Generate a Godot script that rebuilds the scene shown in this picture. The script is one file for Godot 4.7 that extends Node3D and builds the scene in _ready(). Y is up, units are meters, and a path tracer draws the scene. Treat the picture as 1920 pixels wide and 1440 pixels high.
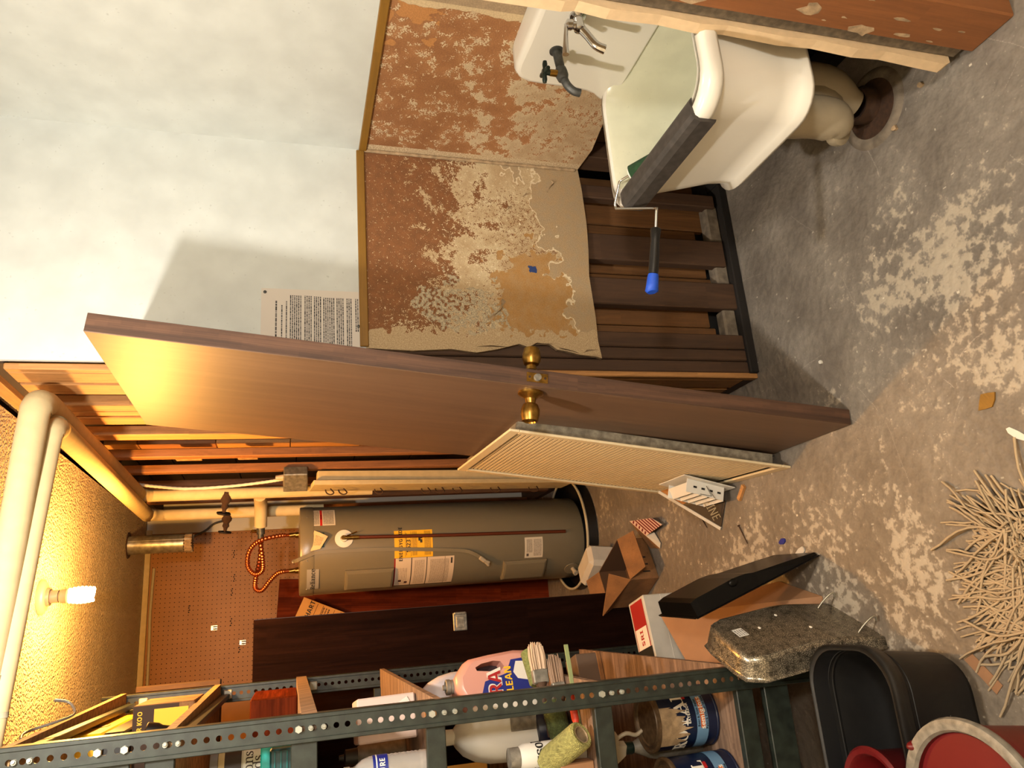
extends Node3D
# A cellar corner: laundry sink alcove, loose door leaning on a stud wall, water heater and a metal rack.
var taken := {}
var T := {}
var M := {}
var rng := RandomNumberGenerator.new()

class MB:
	var st := SurfaceTool.new()
	func _init():
		st.begin(Mesh.PRIMITIVE_TRIANGLES)
	func tri(a, b, c, out, ua := Vector2.ZERO, ub := Vector2.ZERO, uc := Vector2.ZERO, sg := -1):
		var flip = (b - a).cross(c - a).dot(out) > 0.0
		_v(a, ua, sg)
		if flip:
			_v(c, uc, sg); _v(b, ub, sg)
		else:
			_v(b, ub, sg); _v(c, uc, sg)
	func _v(p, uv, sg):
		st.set_smooth_group(sg); st.set_uv(uv); st.add_vertex(p)
	func quad(a, b, c, d, out, uv = null, sg := -1):
		var u = uv if uv != null else [Vector2.ZERO, Vector2((b - a).length(), 0), Vector2((b - a).length(), (d - a).length()), Vector2(0, (d - a).length())]
		var flip = (b - a).cross(c - a).dot(out) + (c - a).cross(d - a).dot(out) > 0.0
		if flip:
			_v(a, u[0], sg); _v(c, u[2], sg); _v(b, u[1], sg); _v(a, u[0], sg); _v(d, u[3], sg); _v(c, u[2], sg)
		else:
			_v(a, u[0], sg); _v(b, u[1], sg); _v(c, u[2], sg); _v(a, u[0], sg); _v(c, u[2], sg); _v(d, u[3], sg)
	func box(c: Vector3, s: Vector3, bev := 0.0, b := Basis()):
		# a box with chamfered edges; u runs along its longest side (wood grain)
		var h = s / 2.0
		var l = 0
		if s.y > s[l]: l = 1
		if s.z > s[l]: l = 2
		var off = Vector2(fposmod(c.x * 3.7 + c.z * 2.3 + c.y, 1.0), fposmod(c.y * 5.1 + c.x * 7.7 + c.z * 4.1, 1.0))
		var P = func(sg: Vector3, k: int) -> Vector3:
			var v = Vector3(sg.x * (h.x - bev), sg.y * (h.y - bev), sg.z * (h.z - bev))
			v[k] = sg[k] * h[k]
			return v
		for k in 3:
			var u = (k + 1) % 3
			var w = (k + 2) % 3
			if w == l:
				var t = u; u = w; w = t
			for sgn in [-1.0, 1.0]:
				var pts = []
				var uvs = []
				for q in [[-1.0, -1.0], [1.0, -1.0], [1.0, 1.0], [-1.0, 1.0]]:
					var sg = Vector3.ZERO
					sg[k] = sgn; sg[u] = q[0]; sg[w] = q[1]
					var p = P.call(sg, k)
					pts.append(c + b * p)
					uvs.append(Vector2(p[u], p[w] + k * 0.37) + off)
				var n = Vector3.ZERO
				n[k] = sgn
				quad(pts[0], pts[1], pts[2], pts[3], b * n, uvs)
		if bev <= 0.0: return
		for e in [[0, 1, 2], [1, 2, 0], [2, 0, 1]]:
			for s0 in [-1.0, 1.0]:
				for s1 in [-1.0, 1.0]:
					var a = Vector3.ZERO
					a[e[0]] = s0; a[e[1]] = s1; a[e[2]] = -1.0
					var z = a
					z[e[2]] = 1.0
					var n = a + z
					var pl = [P.call(a, e[0]), P.call(z, e[0]), P.call(z, e[1]), P.call(a, e[1])]
					var uvs = []
					for p in pl: uvs.append(Vector2(p[l], p[(l + 1) % 3]) + off)
					quad(c + b * pl[0], c + b * pl[1], c + b * pl[2], c + b * pl[3], b * n, uvs)
		for i in 8:
			var a = Vector3(-1.0 if i & 1 else 1.0, -1.0 if i & 2 else 1.0, -1.0 if i & 4 else 1.0)
			tri(c + b * P.call(a, 0), c + b * P.call(a, 1), c + b * P.call(a, 2), b * a, off, off, off)
	func span(a: Vector3, b: Vector3, bev := 0.0):
		box((a + b) / 2.0, (b - a).abs(), bev)
	func bar(a: Vector3, b: Vector3, w: float, t: float, bev := 0.0, up := Vector3.UP):
		# a straight board from a to b: w across, t along "up"
		var d = (b - a)
		var x = d.normalized()
		var z = x.cross(up).normalized()
		var y = z.cross(x)
		box((a + b) / 2.0, Vector3(d.length(), t, w), bev, Basis(x, y, z))
	func lathe(prof: Array, xf: Transform3D, seg := 24, smooth := true, cap := true, a0 := 0.0, a1 := TAU):
		var len_ = 0.0
		var n = prof.size()
		for i in n - 1:
			var p: Vector2 = prof[i]
			var q: Vector2 = prof[i + 1]
			var dl = (q - p).length()
			for j in seg:
				var t0 = a0 + (a1 - a0) * j / seg
				var t1 = a0 + (a1 - a0) * (j + 1) / seg
				var va = Vector3(cos(t0) * p.x, p.y, sin(t0) * p.x)
				var vb = Vector3(cos(t1) * p.x, p.y, sin(t1) * p.x)
				var vc = Vector3(cos(t1) * q.x, q.y, sin(t1) * q.x)
				var vd = Vector3(cos(t0) * q.x, q.y, sin(t0) * q.x)
				var tm = (t0 + t1) / 2.0
				var e = q - p
				var o = Vector3(cos(tm) * e.y, -e.x, sin(tm) * e.y)
				var rr = max(p.x, q.x)
				var uv = [Vector2(t0 * rr, len_), Vector2(t1 * rr, len_), Vector2(t1 * rr, len_ + dl), Vector2(t0 * rr, len_ + dl)]
				# one smooth group per soft run of the profile: a sharp bend starts another
				quad(xf * va, xf * vb, xf * vc, xf * vd, xf.basis * o, uv, (_grp(prof, i) + 1) if smooth else -1)
			len_ += dl
		if cap:
			for k in [0, n - 1]:
				var p: Vector2 = prof[k]
				if p.x > 0.0001:
					var up = -1.0 if k == 0 else 1.0
					if prof[n - 1].y < prof[0].y: up = -up
					for j in seg:
						var t0 = a0 + (a1 - a0) * j / seg
						var t1 = a0 + (a1 - a0) * (j + 1) / seg
						var q0 = Vector3(cos(t0) * p.x, p.y, sin(t0) * p.x)
						var q1 = Vector3(cos(t1) * p.x, p.y, sin(t1) * p.x)
						tri(xf * Vector3(0, p.y, 0), xf * q0, xf * q1, xf.basis * Vector3(0, up, 0), Vector2.ZERO, Vector2(q0.x, q0.z), Vector2(q1.x, q1.z))
	func _grp(prof, i):
		var g = 0
		for k in range(1, i + 1):
			var a: Vector2 = prof[k] - prof[k - 1]
			var b: Vector2 = prof[k + 1] - prof[k]
			if absf(a.angle_to(b)) > 0.7: g += 1
		return g
	func cyl(a: Vector3, b: Vector3, r0: float, r1 := -1.0, seg := 16, cap := true):
		if r1 < 0.0: r1 = r0
		lathe([Vector2(r0, 0), Vector2(r1, (b - a).length())], along(a, b), seg, true, cap)
	static func along(a: Vector3, b: Vector3) -> Transform3D:
		var y = (b - a).normalized()
		var x = y.cross(Vector3(0.31, 0.17, 0.93)).normalized()
		return Transform3D(Basis(x, y, x.cross(y)), a)
	func tube(pts: Array, r, seg := 10, closed := false, cap := true):
		# a round hose through pts; r is one radius or one for each point
		var n = pts.size()
		var prev = Vector3.ZERO
		var rings = []
		var ln = 0.0
		var lens = []
		for i in n:
			var a = pts[(i - 1 + n) % n] if (closed or i > 0) else pts[i]
			var b = pts[(i + 1) % n] if (closed or i < n - 1) else pts[i]
			var d = (b - a).normalized()
			if prev == Vector3.ZERO:
				prev = d.cross(Vector3(0.21, 0.9, 0.37)).normalized()
			prev = (prev - d * prev.dot(d)).normalized()
			var w = d.cross(prev)
			var rr = r[i] if r is Array else r
			var ring = []
			for j in seg:
				var t = TAU * j / seg
				ring.append(pts[i] + (prev * cos(t) + w * sin(t)) * rr)
			rings.append(ring)
			if i > 0: ln += (pts[i] - pts[i - 1]).length()
			lens.append(ln)
		for i in (n if closed else n - 1):
			var k = (i + 1) % n
			var rr = r[i] if r is Array else r
			for j in seg:
				var m = (j + 1) % seg
				var o = rings[i][j] + rings[i][m] - pts[i] * 2.0
				var l1 = lens[k] if k > 0 else lens[i] + 0.01
				quad(rings[i][j], rings[i][m], rings[k][m], rings[k][j], o, [Vector2(lens[i], TAU * j / seg * rr), Vector2(lens[i], TAU * (j + 1) / seg * rr), Vector2(l1, TAU * (j + 1) / seg * rr), Vector2(l1, TAU * j / seg * rr)], 1)
		if cap and not closed:
			for k in [0, n - 1]:
				var o = (pts[0] - pts[1]) if k == 0 else (pts[n - 1] - pts[n - 2])
				for j in seg:
					tri(pts[k], rings[k][j], rings[k][(j + 1) % seg], o)
	func prism(poly: PackedVector2Array, t0: float, t1: float, xf := Transform3D(), sg := -1):
		# poly in x,y pushed along z from t0 to t1; uv is x,y
		var idx = Geometry2D.triangulate_polygon(poly)
		for z in [t0, t1]:
			var o = xf.basis * Vector3(0, 0, 1.0 if z == max(t0, t1) else -1.0)
			for i in range(0, idx.size(), 3):
				var a = poly[idx[i]]
				var b = poly[idx[i + 1]]
				var c = poly[idx[i + 2]]
				tri(xf * Vector3(a.x, a.y, z), xf * Vector3(b.x, b.y, z), xf * Vector3(c.x, c.y, z), o, a, b, c)
		var area = 0.0
		for i in poly.size():
			area += poly[i].cross(poly[(i + 1) % poly.size()])
		for i in poly.size():
			var a = poly[i]
			var b = poly[(i + 1) % poly.size()]
			var e = b - a
			var o = Vector3(e.y, -e.x, 0) * signf(area)
			quad(xf * Vector3(a.x, a.y, t0), xf * Vector3(b.x, b.y, t0), xf * Vector3(b.x, b.y, t1), xf * Vector3(a.x, a.y, t1), xf.basis * o, [a, b, b + Vector2(0, t1 - t0), a + Vector2(0, t1 - t0)], sg)
	func grid(nu: int, nv: int, f: Callable, sg := 1, uvs := Vector2.ONE):
		# a smooth sheet: f(u, v) gives the point, u and v from 0 to 1
		for i in nu:
			for j in nv:
				var u0 = float(i) / nu
				var u1 = float(i + 1) / nu
				var v0 = float(j) / nv
				var v1 = float(j + 1) / nv
				var a = f.call(u0, v0)
				var b = f.call(u1, v0)
				var c = f.call(u1, v1)
				var d = f.call(u0, v1)
				var o = (b - a).cross(d - a) + (c - b).cross(d - c)
				quad(a, b, c, d, o, [Vector2(u0, v0) * uvs, Vector2(u1, v0) * uvs, Vector2(u1, v1) * uvs, Vector2(u0, v1) * uvs], sg)
	func rings(rs: Array, cap0 := true, cap1 := true, sg := 1):
		# skins equal-length closed rings of points, in order; flat caps
		for i in rs.size() - 1:
			var n = rs[i].size()
			var ca = Vector3.ZERO
			for p in rs[i]: ca += p / n
			for j in n:
				var m = (j + 1) % n
				var o = rs[i][j] + rs[i][m] - ca * 2.0
				quad(rs[i][j], rs[i][m], rs[i + 1][m], rs[i + 1][j], o, [Vector2(float(j) / n, i * 0.1), Vector2(float(j + 1) / n, i * 0.1), Vector2(float(j + 1) / n, i * 0.1 + 0.1), Vector2(float(j) / n, i * 0.1 + 0.1)], sg)
		for k in [0, rs.size() - 1]:
			if (k == 0 and not cap0) or (k > 0 and not cap1): continue
			var n = rs[k].size()
			var c = Vector3.ZERO
			for p in rs[k]: c += p / n
			var o = (rs[0][0] - rs[1][0]) if k == 0 else (rs[k][0] - rs[k - 1][0])
			for j in n:
				tri(c, rs[k][j], rs[k][(j + 1) % n], o)
	func blob(c: Vector3, r: Vector3, b := Basis(), seg := 10):
		for i in seg:
			for j in seg * 2:
				var q = []
				for t in [[i, j], [i + 1, j], [i + 1, j + 1], [i, j + 1]]:
					var th = PI * t[0] / seg
					var ph = PI * t[1] / seg
					q.append(b * Vector3(r.x * sin(th) * cos(ph), r.y * cos(th), r.z * sin(th) * sin(ph)))
				var o = q[0] + q[1] + q[2] + q[3]
				if i == 0: tri(c + q[0], c + q[1], c + q[2], o, Vector2.ZERO, Vector2.ZERO, Vector2.ZERO, 1)
				elif i == seg - 1: tri(c + q[0], c + q[1], c + q[3], o, Vector2.ZERO, Vector2.ZERO, Vector2.ZERO, 1)
				else: quad(c + q[0], c + q[1], c + q[2], c + q[3], o, null, 1)
	func mesh() -> ArrayMesh:
		st.generate_normals()
		return st.commit()

func numbered(n: String) -> String:
	if not taken.has(n):
		taken[n] = 0
		return n
	taken[n] += 1
	return "%s_%03d" % [n, taken[n]]

func kid_name(p: Node, n: String) -> String:
	if p == self: return numbered(n)
	var k = 0
	for c in p.get_children():
		if c.get_meta("stem", "") == n: k += 1
	return n if k == 0 else "%s_%03d" % [n, k]

func put(called: String, mb, m: Material, parent: Node = self) -> MeshInstance3D:
	# commits one builder as ONE named mesh
	var o := MeshInstance3D.new()
	o.name = kid_name(parent, called)
	o.mesh = mb.mesh() if mb is MB else mb
	o.material_override = m
	o.cast_shadow = GeometryInstance3D.SHADOW_CASTING_SETTING_ON
	if parent != self: o.set_meta("stem", called)
	parent.add_child(o, true)
	return o

func tag(o: Node, label: String, category: String, group := ""):
	o.set_meta("label", label)
	o.set_meta("category", category)
	if group != "": o.set_meta("group", group)
	return o

func thing(called: String, label: String, category: String, group := "", at := Vector3.ZERO) -> Node3D:
	var o := Node3D.new()
	o.name = numbered(called)
	add_child(o)
	o.position = at
	return tag(o, label, category, group)

func struct(called: String, mb = null, m: Material = null) -> Node3D:
	var o
	if mb == null:
		o = Node3D.new()
		o.name = numbered(called)
		add_child(o)
	else:
		o = put(called, mb, m)
	o.set_meta("kind", "structure")
	return o

func B() -> MB: return MB.new()

func bx(c: Vector3, s: Vector3, bev := 0.0, b := Basis()) -> MB:
	var m := MB.new()
	m.box(c, s, bev, b)
	return m

func sp(a: Vector3, b: Vector3, bev := 0.0) -> MB:
	var m := MB.new()
	m.span(a, b, bev)
	return m

func lett(text: String, size: float, xf: Transform3D, m: Material, parent: Node, called := "lettering", bold := true, bend := 0.0, font := "Droid Sans"):
	# raised lettering; xf: x reads right, y up, z out of the surface; bend is the radius of a drum it lies on
	var tm := TextMesh.new()
	var f := SystemFont.new()
	f.font_names = PackedStringArray([font])
	f.font_weight = 700 if bold else 400
	tm.font = f
	tm.text = text
	tm.font_size = 24
	tm.pixel_size = size / 17.0
	tm.depth = 0.0008
	tm.curve_step = 3.0
	var a = tm.get_mesh_arrays()
	var vs: PackedVector3Array = a[Mesh.ARRAY_VERTEX]
	var mb := SurfaceTool.new()
	mb.begin(Mesh.PRIMITIVE_TRIANGLES)
	mb.set_smooth_group(-1)
	var ix = a[Mesh.ARRAY_INDEX]
	var order = ix if ix != null and ix.size() > 0 else range(vs.size())
	for i in order:
		var p = vs[i]
		if bend > 0.0:
			var t = p.x / bend
			p = Vector3(sin(t) * (bend + p.z), p.y, cos(t) * (bend + p.z) - bend)
		mb.add_vertex(xf * p)
	mb.generate_normals()
	return put(called, mb.commit(), m, parent)

func drum(r: float, y0: float, y1: float, a0: float, a1: float, c: Vector3, called: String, m: Material, parent: Node):
	# a label wrapped on an upright drum; angles from +z towards +x; picture left edge at a0
	var mb := B()
	mb.grid(14, 1, func(u, v):
		var t = a0 + (a1 - a0) * u
		return c + Vector3(sin(t) * r, y1 + (y0 - y1) * v, cos(t) * r))
	return put(called, mb, m, parent)

func plate(o: Vector3, x: Vector3, y: Vector3, called: String, m: Material, parent: Node):
	# a thin printed sheet: o top left, x to the right, y down
	var mb := B()
	mb.quad(o, o + x, o + x + y, o + y, y.cross(x), [Vector2(0, 0), Vector2(1, 0), Vector2(1, 1), Vector2(0, 1)])
	return put(called, mb, m, parent)

func curve(pts: Array, n := 6) -> Array:
	# a smooth line through pts
	var out := []
	for i in pts.size() - 1:
		var p0 = pts[max(i - 1, 0)]
		var p3 = pts[min(i + 2, pts.size() - 1)]
		for k in n:
			out.append(pts[i].cubic_interpolate(pts[i + 1], p0, p3, float(k) / n))
	out.append(pts[-1])
	return out

func frame(x: Vector3, y: Vector3, o: Vector3) -> Transform3D:
	var a = x.normalized()
	var b = (y - a * y.dot(a)).normalized()
	return Transform3D(Basis(a, b, a.cross(b)), o)

func mat(c: Color, rough := 0.7, metal := 0.0, tex: Texture2D = null, uv := Vector3.ONE, tri := false) -> StandardMaterial3D:
	var m := StandardMaterial3D.new()
	m.albedo_color = c
	m.roughness = rough
	m.metallic = metal
	if tex: m.albedo_texture = tex
	m.uv1_scale = uv
	if tri:
		m.uv1_triplanar = true
		m.uv1_world_triplanar = true
	return m

func relief(m: StandardMaterial3D, tex: Texture2D, cm: float) -> StandardMaterial3D:
	m.heightmap_enabled = true
	m.heightmap_texture = tex
	m.heightmap_scale = cm
	return m

func noise(kind: int, freq: float, oct: int, sd: int) -> FastNoiseLite:
	var n := FastNoiseLite.new()
	n.noise_type = kind
	n.frequency = freq
	n.fractal_octaves = oct
	n.seed = sd
	return n

func tex_of(im: Image) -> ImageTexture:
	im.generate_mipmaps()
	return ImageTexture.create_from_image(im)

func field(n: FastNoiseLite, w: int, h: int) -> PackedByteArray:
	var im = n.get_image(w, h, false, false, false)
	im.convert(Image.FORMAT_L8)
	return im.get_data()

func paper(w: int, h: int, bg: Color, ink: Color, rows: Array, sd := 1) -> Image:
	# a printed sheet: rows of [x0, x1, y, height, gap] in pixels, each a run of word-like dashes
	var im := Image.create(w, h, false, Image.FORMAT_RGB8)
	im.fill(bg)
	var r := RandomNumberGenerator.new()
	r.seed = sd
	for q in rows:
		var x = q[0]
		while x < q[1]:
			var l = r.randi_range(2, 9) * max(1, q[3] / 2)
			im.fill_rect(Rect2i(x, q[2], min(l, q[1] - x), q[3]), bg.lerp(ink, r.randf_range(0.55, 1.0)))
			x += l + max(1, q[3] / 2)
	return im

func block(x0, x1, y0, y1, h, pitch) -> Array:
	var out := []
	var y = y0
	while y < y1:
		out.append([x0, x1, y, h])
		y += pitch
	return out

const LAMP_A = 2.5
const LAMP_B = 2.6
const LAMP_FILL = 3.6

func _ready():
	rng.seed = 1
	var cam := Camera3D.new()
	cam.name = "camera"
	cam.keep_aspect = Camera3D.KEEP_HEIGHT
	cam.fov = 54.0354
	cam.near = 0.05
	# the photograph was taken with the camera turned on its side: world up points left in the frame
	cam.transform = Transform3D(Basis(Vector3(-0.079058, -0.959378, 0.270821), Vector3(0.951763, 0.008155, 0.306726), Vector3(-0.296475, 0.282007, 0.912455)), Vector3(0, 1.55, 0))
	add_child(cam)
	cam.current = true
	var we := WorldEnvironment.new()
	we.name = "world"
	var env := Environment.new()
	env.background_mode = Environment.BG_COLOR
	env.background_color = Color(0.02, 0.02, 0.022)
	env.tonemap_mode = Environment.TONE_MAPPER_LINEAR
	env.tonemap_exposure = 1.0
	env.sdfgi_enabled = true
	env.ssao_enabled = true
	env.ssil_enabled = true
	we.environment = env
	add_child(we)
	make_textures()
	make_materials()
	lamps()
	room()
	build_things()

const SPOTS = [[0.62, -1.26, 0.20, 0.62], [0.80, -1.18, 0.16, 0.5], [0.92, -1.48, 0.18, 0.34], [0.74, -1.48, 0.18, 0.42], [0.42, -1.22, 0.14, 0.4], [0.10, -2.60, 0.26, 0.5], [0.07, -2.28, 0.2, 0.5], [-0.02, -1.62, 0.2, 0.72], [0.0, -1.95, 0.2, 0.5], [0.28, -1.70, 0.14, 0.45], [0.54, -1.80, 0.07, 0.5], [0.50, -3.60, 0.26, 0.34], [0.40, -3.0, 0.2, 0.3], [0.25, -2.1, 0.22, 0.25]]

func make_materials():
	M.white_wall = mat(Color(0.775, 0.80, 0.80), 0.75, 0, T.paint, Vector3(0.9, 0.9, 0.9), true)
	M.ceiling = relief(mat(Color(0.84, 0.78, 0.66), 0.9, 0, null, Vector3(3.2, 3.2, 3.2), true), T.bump, 1.8)
	M.cream = mat(Color(0.80, 0.74, 0.62), 0.8, 0, T.paint, Vector3(0.8, 0.8, 0.8), true)
	M.pine = mat(Color(0.84, 0.64, 0.39), 0.65, 0, T.wood, Vector3(1.0, 2.6, 1))
	M.redpine = mat(Color(0.66, 0.46, 0.28), 0.7, 0, T.wood, Vector3(1.0, 2.2, 1))
	M.sheath = mat(Color(0.20, 0.13, 0.09), 0.85, 0, T.wood, Vector3(1, 2, 1))  # darkened to stand for shade in the deep gaps between studs
	M.oldwood = mat(Color(0.335, 0.245, 0.165), 0.75, 0, T.wood, Vector3(1.0, 2.2, 1))
	M.plank = mat(Color(0.50, 0.355, 0.185), 0.7, 0, T.wood, Vector3(0.8, 3.0, 1))
	M.darksill = mat(Color(0.10, 0.085, 0.07), 0.85, 0, T.grain, Vector3(1, 2, 1))
	M.grey_stone = mat(Color(0.50, 0.46, 0.41), 0.9, 0, T.grime, Vector3(3, 3, 3), true)
	M.yellow_trim = mat(Color(0.62, 0.46, 0.15), 0.5, 0, T.soft, Vector3(1, 3, 1))
	M.walnut = mat(Color(0.37, 0.285, 0.225), 0.6, 0, T.grain, Vector3(0.6, 2.4, 1))
	M.doorface = mat(Color(0.47, 0.375, 0.295), 0.5, 0, T.soft, Vector3(0.35, 1.3, 1))
	M.brass = mat(Color(0.72, 0.56, 0.28), 0.32, 1.0, T.grime, Vector3(6, 6, 6), true)
	M.chrome = mat(Color(0.80, 0.80, 0.80), 0.14, 1.0)
	M.steel = mat(Color(0.60, 0.59, 0.56), 0.42, 0.45, T.grime, Vector3(5, 5, 5), true)
	M.galv = mat(Color(0.74, 0.72, 0.66), 0.34, 0.7, T.grime, Vector3(4, 4, 4), true)
	M.greymetal = mat(Color(0.36, 0.37, 0.37), 0.5, 0.6, T.grime, Vector3(8, 8, 8), true)
	M.enamel = mat(Color(0.84, 0.83, 0.79), 0.22)
	M.enamel_in = mat(Color(0.81, 0.82, 0.745), 0.30, 0, T.paint, Vector3(1.4, 1.4, 1.4), true)
	M.trap = mat(Color(0.62, 0.575, 0.49), 0.5, 0, T.paint, Vector3(2, 2, 2), true)
	M.rubber = mat(Color(0.26, 0.245, 0.235), 0.6, 0, T.grime, Vector3(5, 5, 5), true)
	M.black = mat(Color(0.035, 0.035, 0.037), 0.4)
	M.blackgloss = mat(Color(0.03, 0.028, 0.026), 0.3, 0, null)
	M.blackgloss.metallic_specular = 0.3
	M.dark = mat(Color(0.05, 0.04, 0.035), 0.9)
	M.rust = mat(Color(0.26, 0.165, 0.09), 0.95, 0, T.grime, Vector3(7, 7, 7), true)
	M.tank = mat(Color(0.44, 0.405, 0.325), 0.30)
	M.copper = mat(Color(0.78, 0.42, 0.25), 0.33, 1.0)
	M.oldcopper = mat(Color(0.40, 0.19, 0.10), 0.5, 0.6)
	M.lagging = mat(Color(0.78, 0.71, 0.55), 0.85, 0, T.paint, Vector3(3, 3, 3), true)
	M.lagging2 = mat(Color(0.70, 0.67, 0.58), 0.85, 0, T.paint, Vector3(3, 3, 3), true)
	M.peg = mat(Color(0.60, 0.40, 0.19), 0.6, 0, T.paint, Vector3(0.7, 0.7, 0.7), true)
	M.rack = mat(Color(0.165, 0.195, 0.175), 0.42, 0.1, T.grime, Vector3(3, 3, 3), true)
	M.bolt = mat(Color(0.62, 0.62, 0.57), 0.45, 0.35)
	M.chipboard = mat(Color(0.70, 0.55, 0.38), 0.85, 0, T.grime, Vector3(4, 4, 4), true)
	M.shelfwood = mat(Color(0.60, 0.54, 0.48), 0.8, 0, T.grain, Vector3(1, 2, 1))
	M.plaster = mat(Color(0.72, 0.62, 0.49), 0.95, 0, T.grime, Vector3(4, 4, 4), true)
	M.card = mat(Color(0.60, 0.42, 0.25), 0.85, 0, T.grime, Vector3(1.2, 1.2, 1.2), true)
	M.card_shaded = mat(Color(0.30, 0.20, 0.11), 0.9)  # card darkened to stand for shade inside the open box
	M.whitecard = mat(Color(0.74, 0.72, 0.68), 0.8, 0, T.paint, Vector3(2, 2, 2), true)
	M.white = mat(Color(0.80, 0.79, 0.75), 0.5)
	M.whitemetal = mat(Color(0.80, 0.76, 0.68), 0.4)
	M.grille = mat(Color(0.80, 0.73, 0.59), 0.5)
	M.dark_panel = mat(Color(0.13, 0.075, 0.055), 0.7, 0, T.grain, Vector3(0.5, 1.4, 1))
	M.red_panel = mat(Color(0.45, 0.20, 0.09), 0.6, 0, T.grain, Vector3(0.4, 1.0, 1))
	for k in ['dark_panel', 'red_panel']: M[k].metallic_specular = 0.12
	M.hardboard = mat(Color(0.58, 0.42, 0.29), 0.75, 0, T.paint, Vector3(2, 2, 2), true)
	M.yarn = mat(Color(0.64, 0.56, 0.44), 0.95)
	M.grey_plastic = mat(Color(0.075, 0.073, 0.072), 0.5, 0, T.grime, Vector3(3, 3, 3), true)
	M.red_plastic = mat(Color(0.36, 0.03, 0.045), 0.45)
	M.grey_trim = mat(Color(0.55, 0.53, 0.49), 0.5, 0, T.grime, Vector3(5, 5, 5), true)
	M.ink = mat(Color(0.05, 0.045, 0.04), 0.7)
	M.red_ink = mat(Color(0.62, 0.07, 0.07), 0.6)
	M.white_ink = mat(Color(0.85, 0.83, 0.78), 0.6)
	M.yellow_ink = mat(Color(0.90, 0.70, 0.05), 0.6)
	M.blue_ink = mat(Color(0.06, 0.12, 0.45), 0.5)
	M.green = mat(Color(0.02, 0.10, 0.07), 0.4)
	M.porcelain = mat(Color(0.66, 0.61, 0.52), 0.4)
	M.splat = mat(Color(0.86, 0.83, 0.76), 0.30, 0.7, T.splat, Vector3(5, 5, 5), true)

func lamps():
	# the warm bulb over the heater, in view
	var a = thing("ceiling_lamp", "lit spiral bulb in a round porcelain holder on the stippled ceiling above the water heater", "lamp")
	bulb_holder(a, Vector3(0.194, 2.355, -2.975), Color(1.0, 0.71, 0.345), LAMP_A, 7.0)
	var b = thing("ceiling_lamp", "unseen lit bulb in a porcelain holder, out of view on the ceiling in front of the loose door", "lamp")
	bulb_holder(b, Vector3(0.13, 2.355, -1.20), Color(1.0, 0.96, 0.91), LAMP_B, 7.0)  # out of view; lights the alcove and throws the loose door's shadow
	fill_globe()

func fill_globe():
	var o = thing("ceiling_lamp", "added fill lamp, a round frosted globe out of view on the ceiling behind the camera", "lamp", "", Vector3(0.5, 2.355, 0.75))  # added fill lamp out of view, lifts the shadowed walls
	var m := B()
	m.lathe([Vector2(0.0, -0.02), Vector2(0.08, -0.02), Vector2(0.09, 0.0)], Transform3D(), 28)
	put("base", m, M.porcelain, o)
	m = B()
	m.blob(Vector3(0, -0.10, 0), Vector3(0.12, 0.085, 0.12), Basis(), 12)
	var gm := mat(Color(0.95, 0.93, 0.88), 0.4)
	gm.emission_enabled = true
	gm.emission = Color(1.0, 0.93, 0.82)
	gm.emission_energy_multiplier = 1.5
	put("globe", m, gm, o)
	var l := OmniLight3D.new()
	l.name = "lamp_light"
	l.light_color = Color(1.0, 0.97, 0.93)
	l.light_energy = LAMP_FILL
	l.light_size = 0.12
	l.omni_range = 12.0
	l.omni_attenuation = 2.0
	l.shadow_enabled = true
	l.position = Vector3(0, -0.32, 0)
	o.add_child(l)

func bulb_holder(o: Node3D, p: Vector3, col: Color, energy: float, glow: float):
	o.position = p
	var m := B()
	m.lathe([Vector2(0.0, -0.030), Vector2(0.030, -0.030), Vector2(0.032, -0.020), Vector2(0.046, -0.017), Vector2(0.058, -0.008), Vector2(0.060, 0.0)], Transform3D(), 28)
	put("holder", m, M.porcelain, o)
	m = B()
	m.lathe([Vector2(0.021, -0.055), Vector2(0.022, -0.031), Vector2(0.026, -0.030)], Transform3D(), 20)
	put("socket", m, M.porcelain, o)
	m = B()
	m.lathe([Vector2(0.018, -0.085), Vector2(0.024, -0.080), Vector2(0.024, -0.062), Vector2(0.016, -0.055)], Transform3D(), 20)
	put("ballast", m, M.porcelain, o)
	m = B()
	var pts := []
	for i in 73:
		var t = i / 72.0
		var an = t * TAU * 3.0
		var r = 0.020 + 0.004 * sin(t * PI)
		pts.append(Vector3(cos(an) * r, -0.088 - 0.072 * t, sin(an) * r))
	m.tube(pts, 0.0062, 8)
	pts = []
	for i in 73:
		var t = i / 72.0
		var an = t * TAU * 3.0 + PI
		var r = 0.020 + 0.004 * sin(t * PI)
		pts.append(Vector3(cos(an) * r, -0.088 - 0.072 * t, sin(an) * r))
	m.tube(pts, 0.0062, 8)
	var gm := mat(Color(1, 0.95, 0.85), 0.5)
	gm.emission_enabled = true
	gm.emission = Color(1.0, 0.86, 0.56)
	gm.emission_energy_multiplier = glow
	put("spiral_tube", m, gm, o)
	var l := OmniLight3D.new()
	l.name = "lamp_light"
	l.light_color = col
	l.light_energy = energy
	l.light_size = 0.035
	l.omni_range = 12.0
	l.omni_attenuation = 2.0
	l.shadow_enabled = true
	l.position = Vector3(0, -0.175, 0)
	o.add_child(l)

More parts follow.
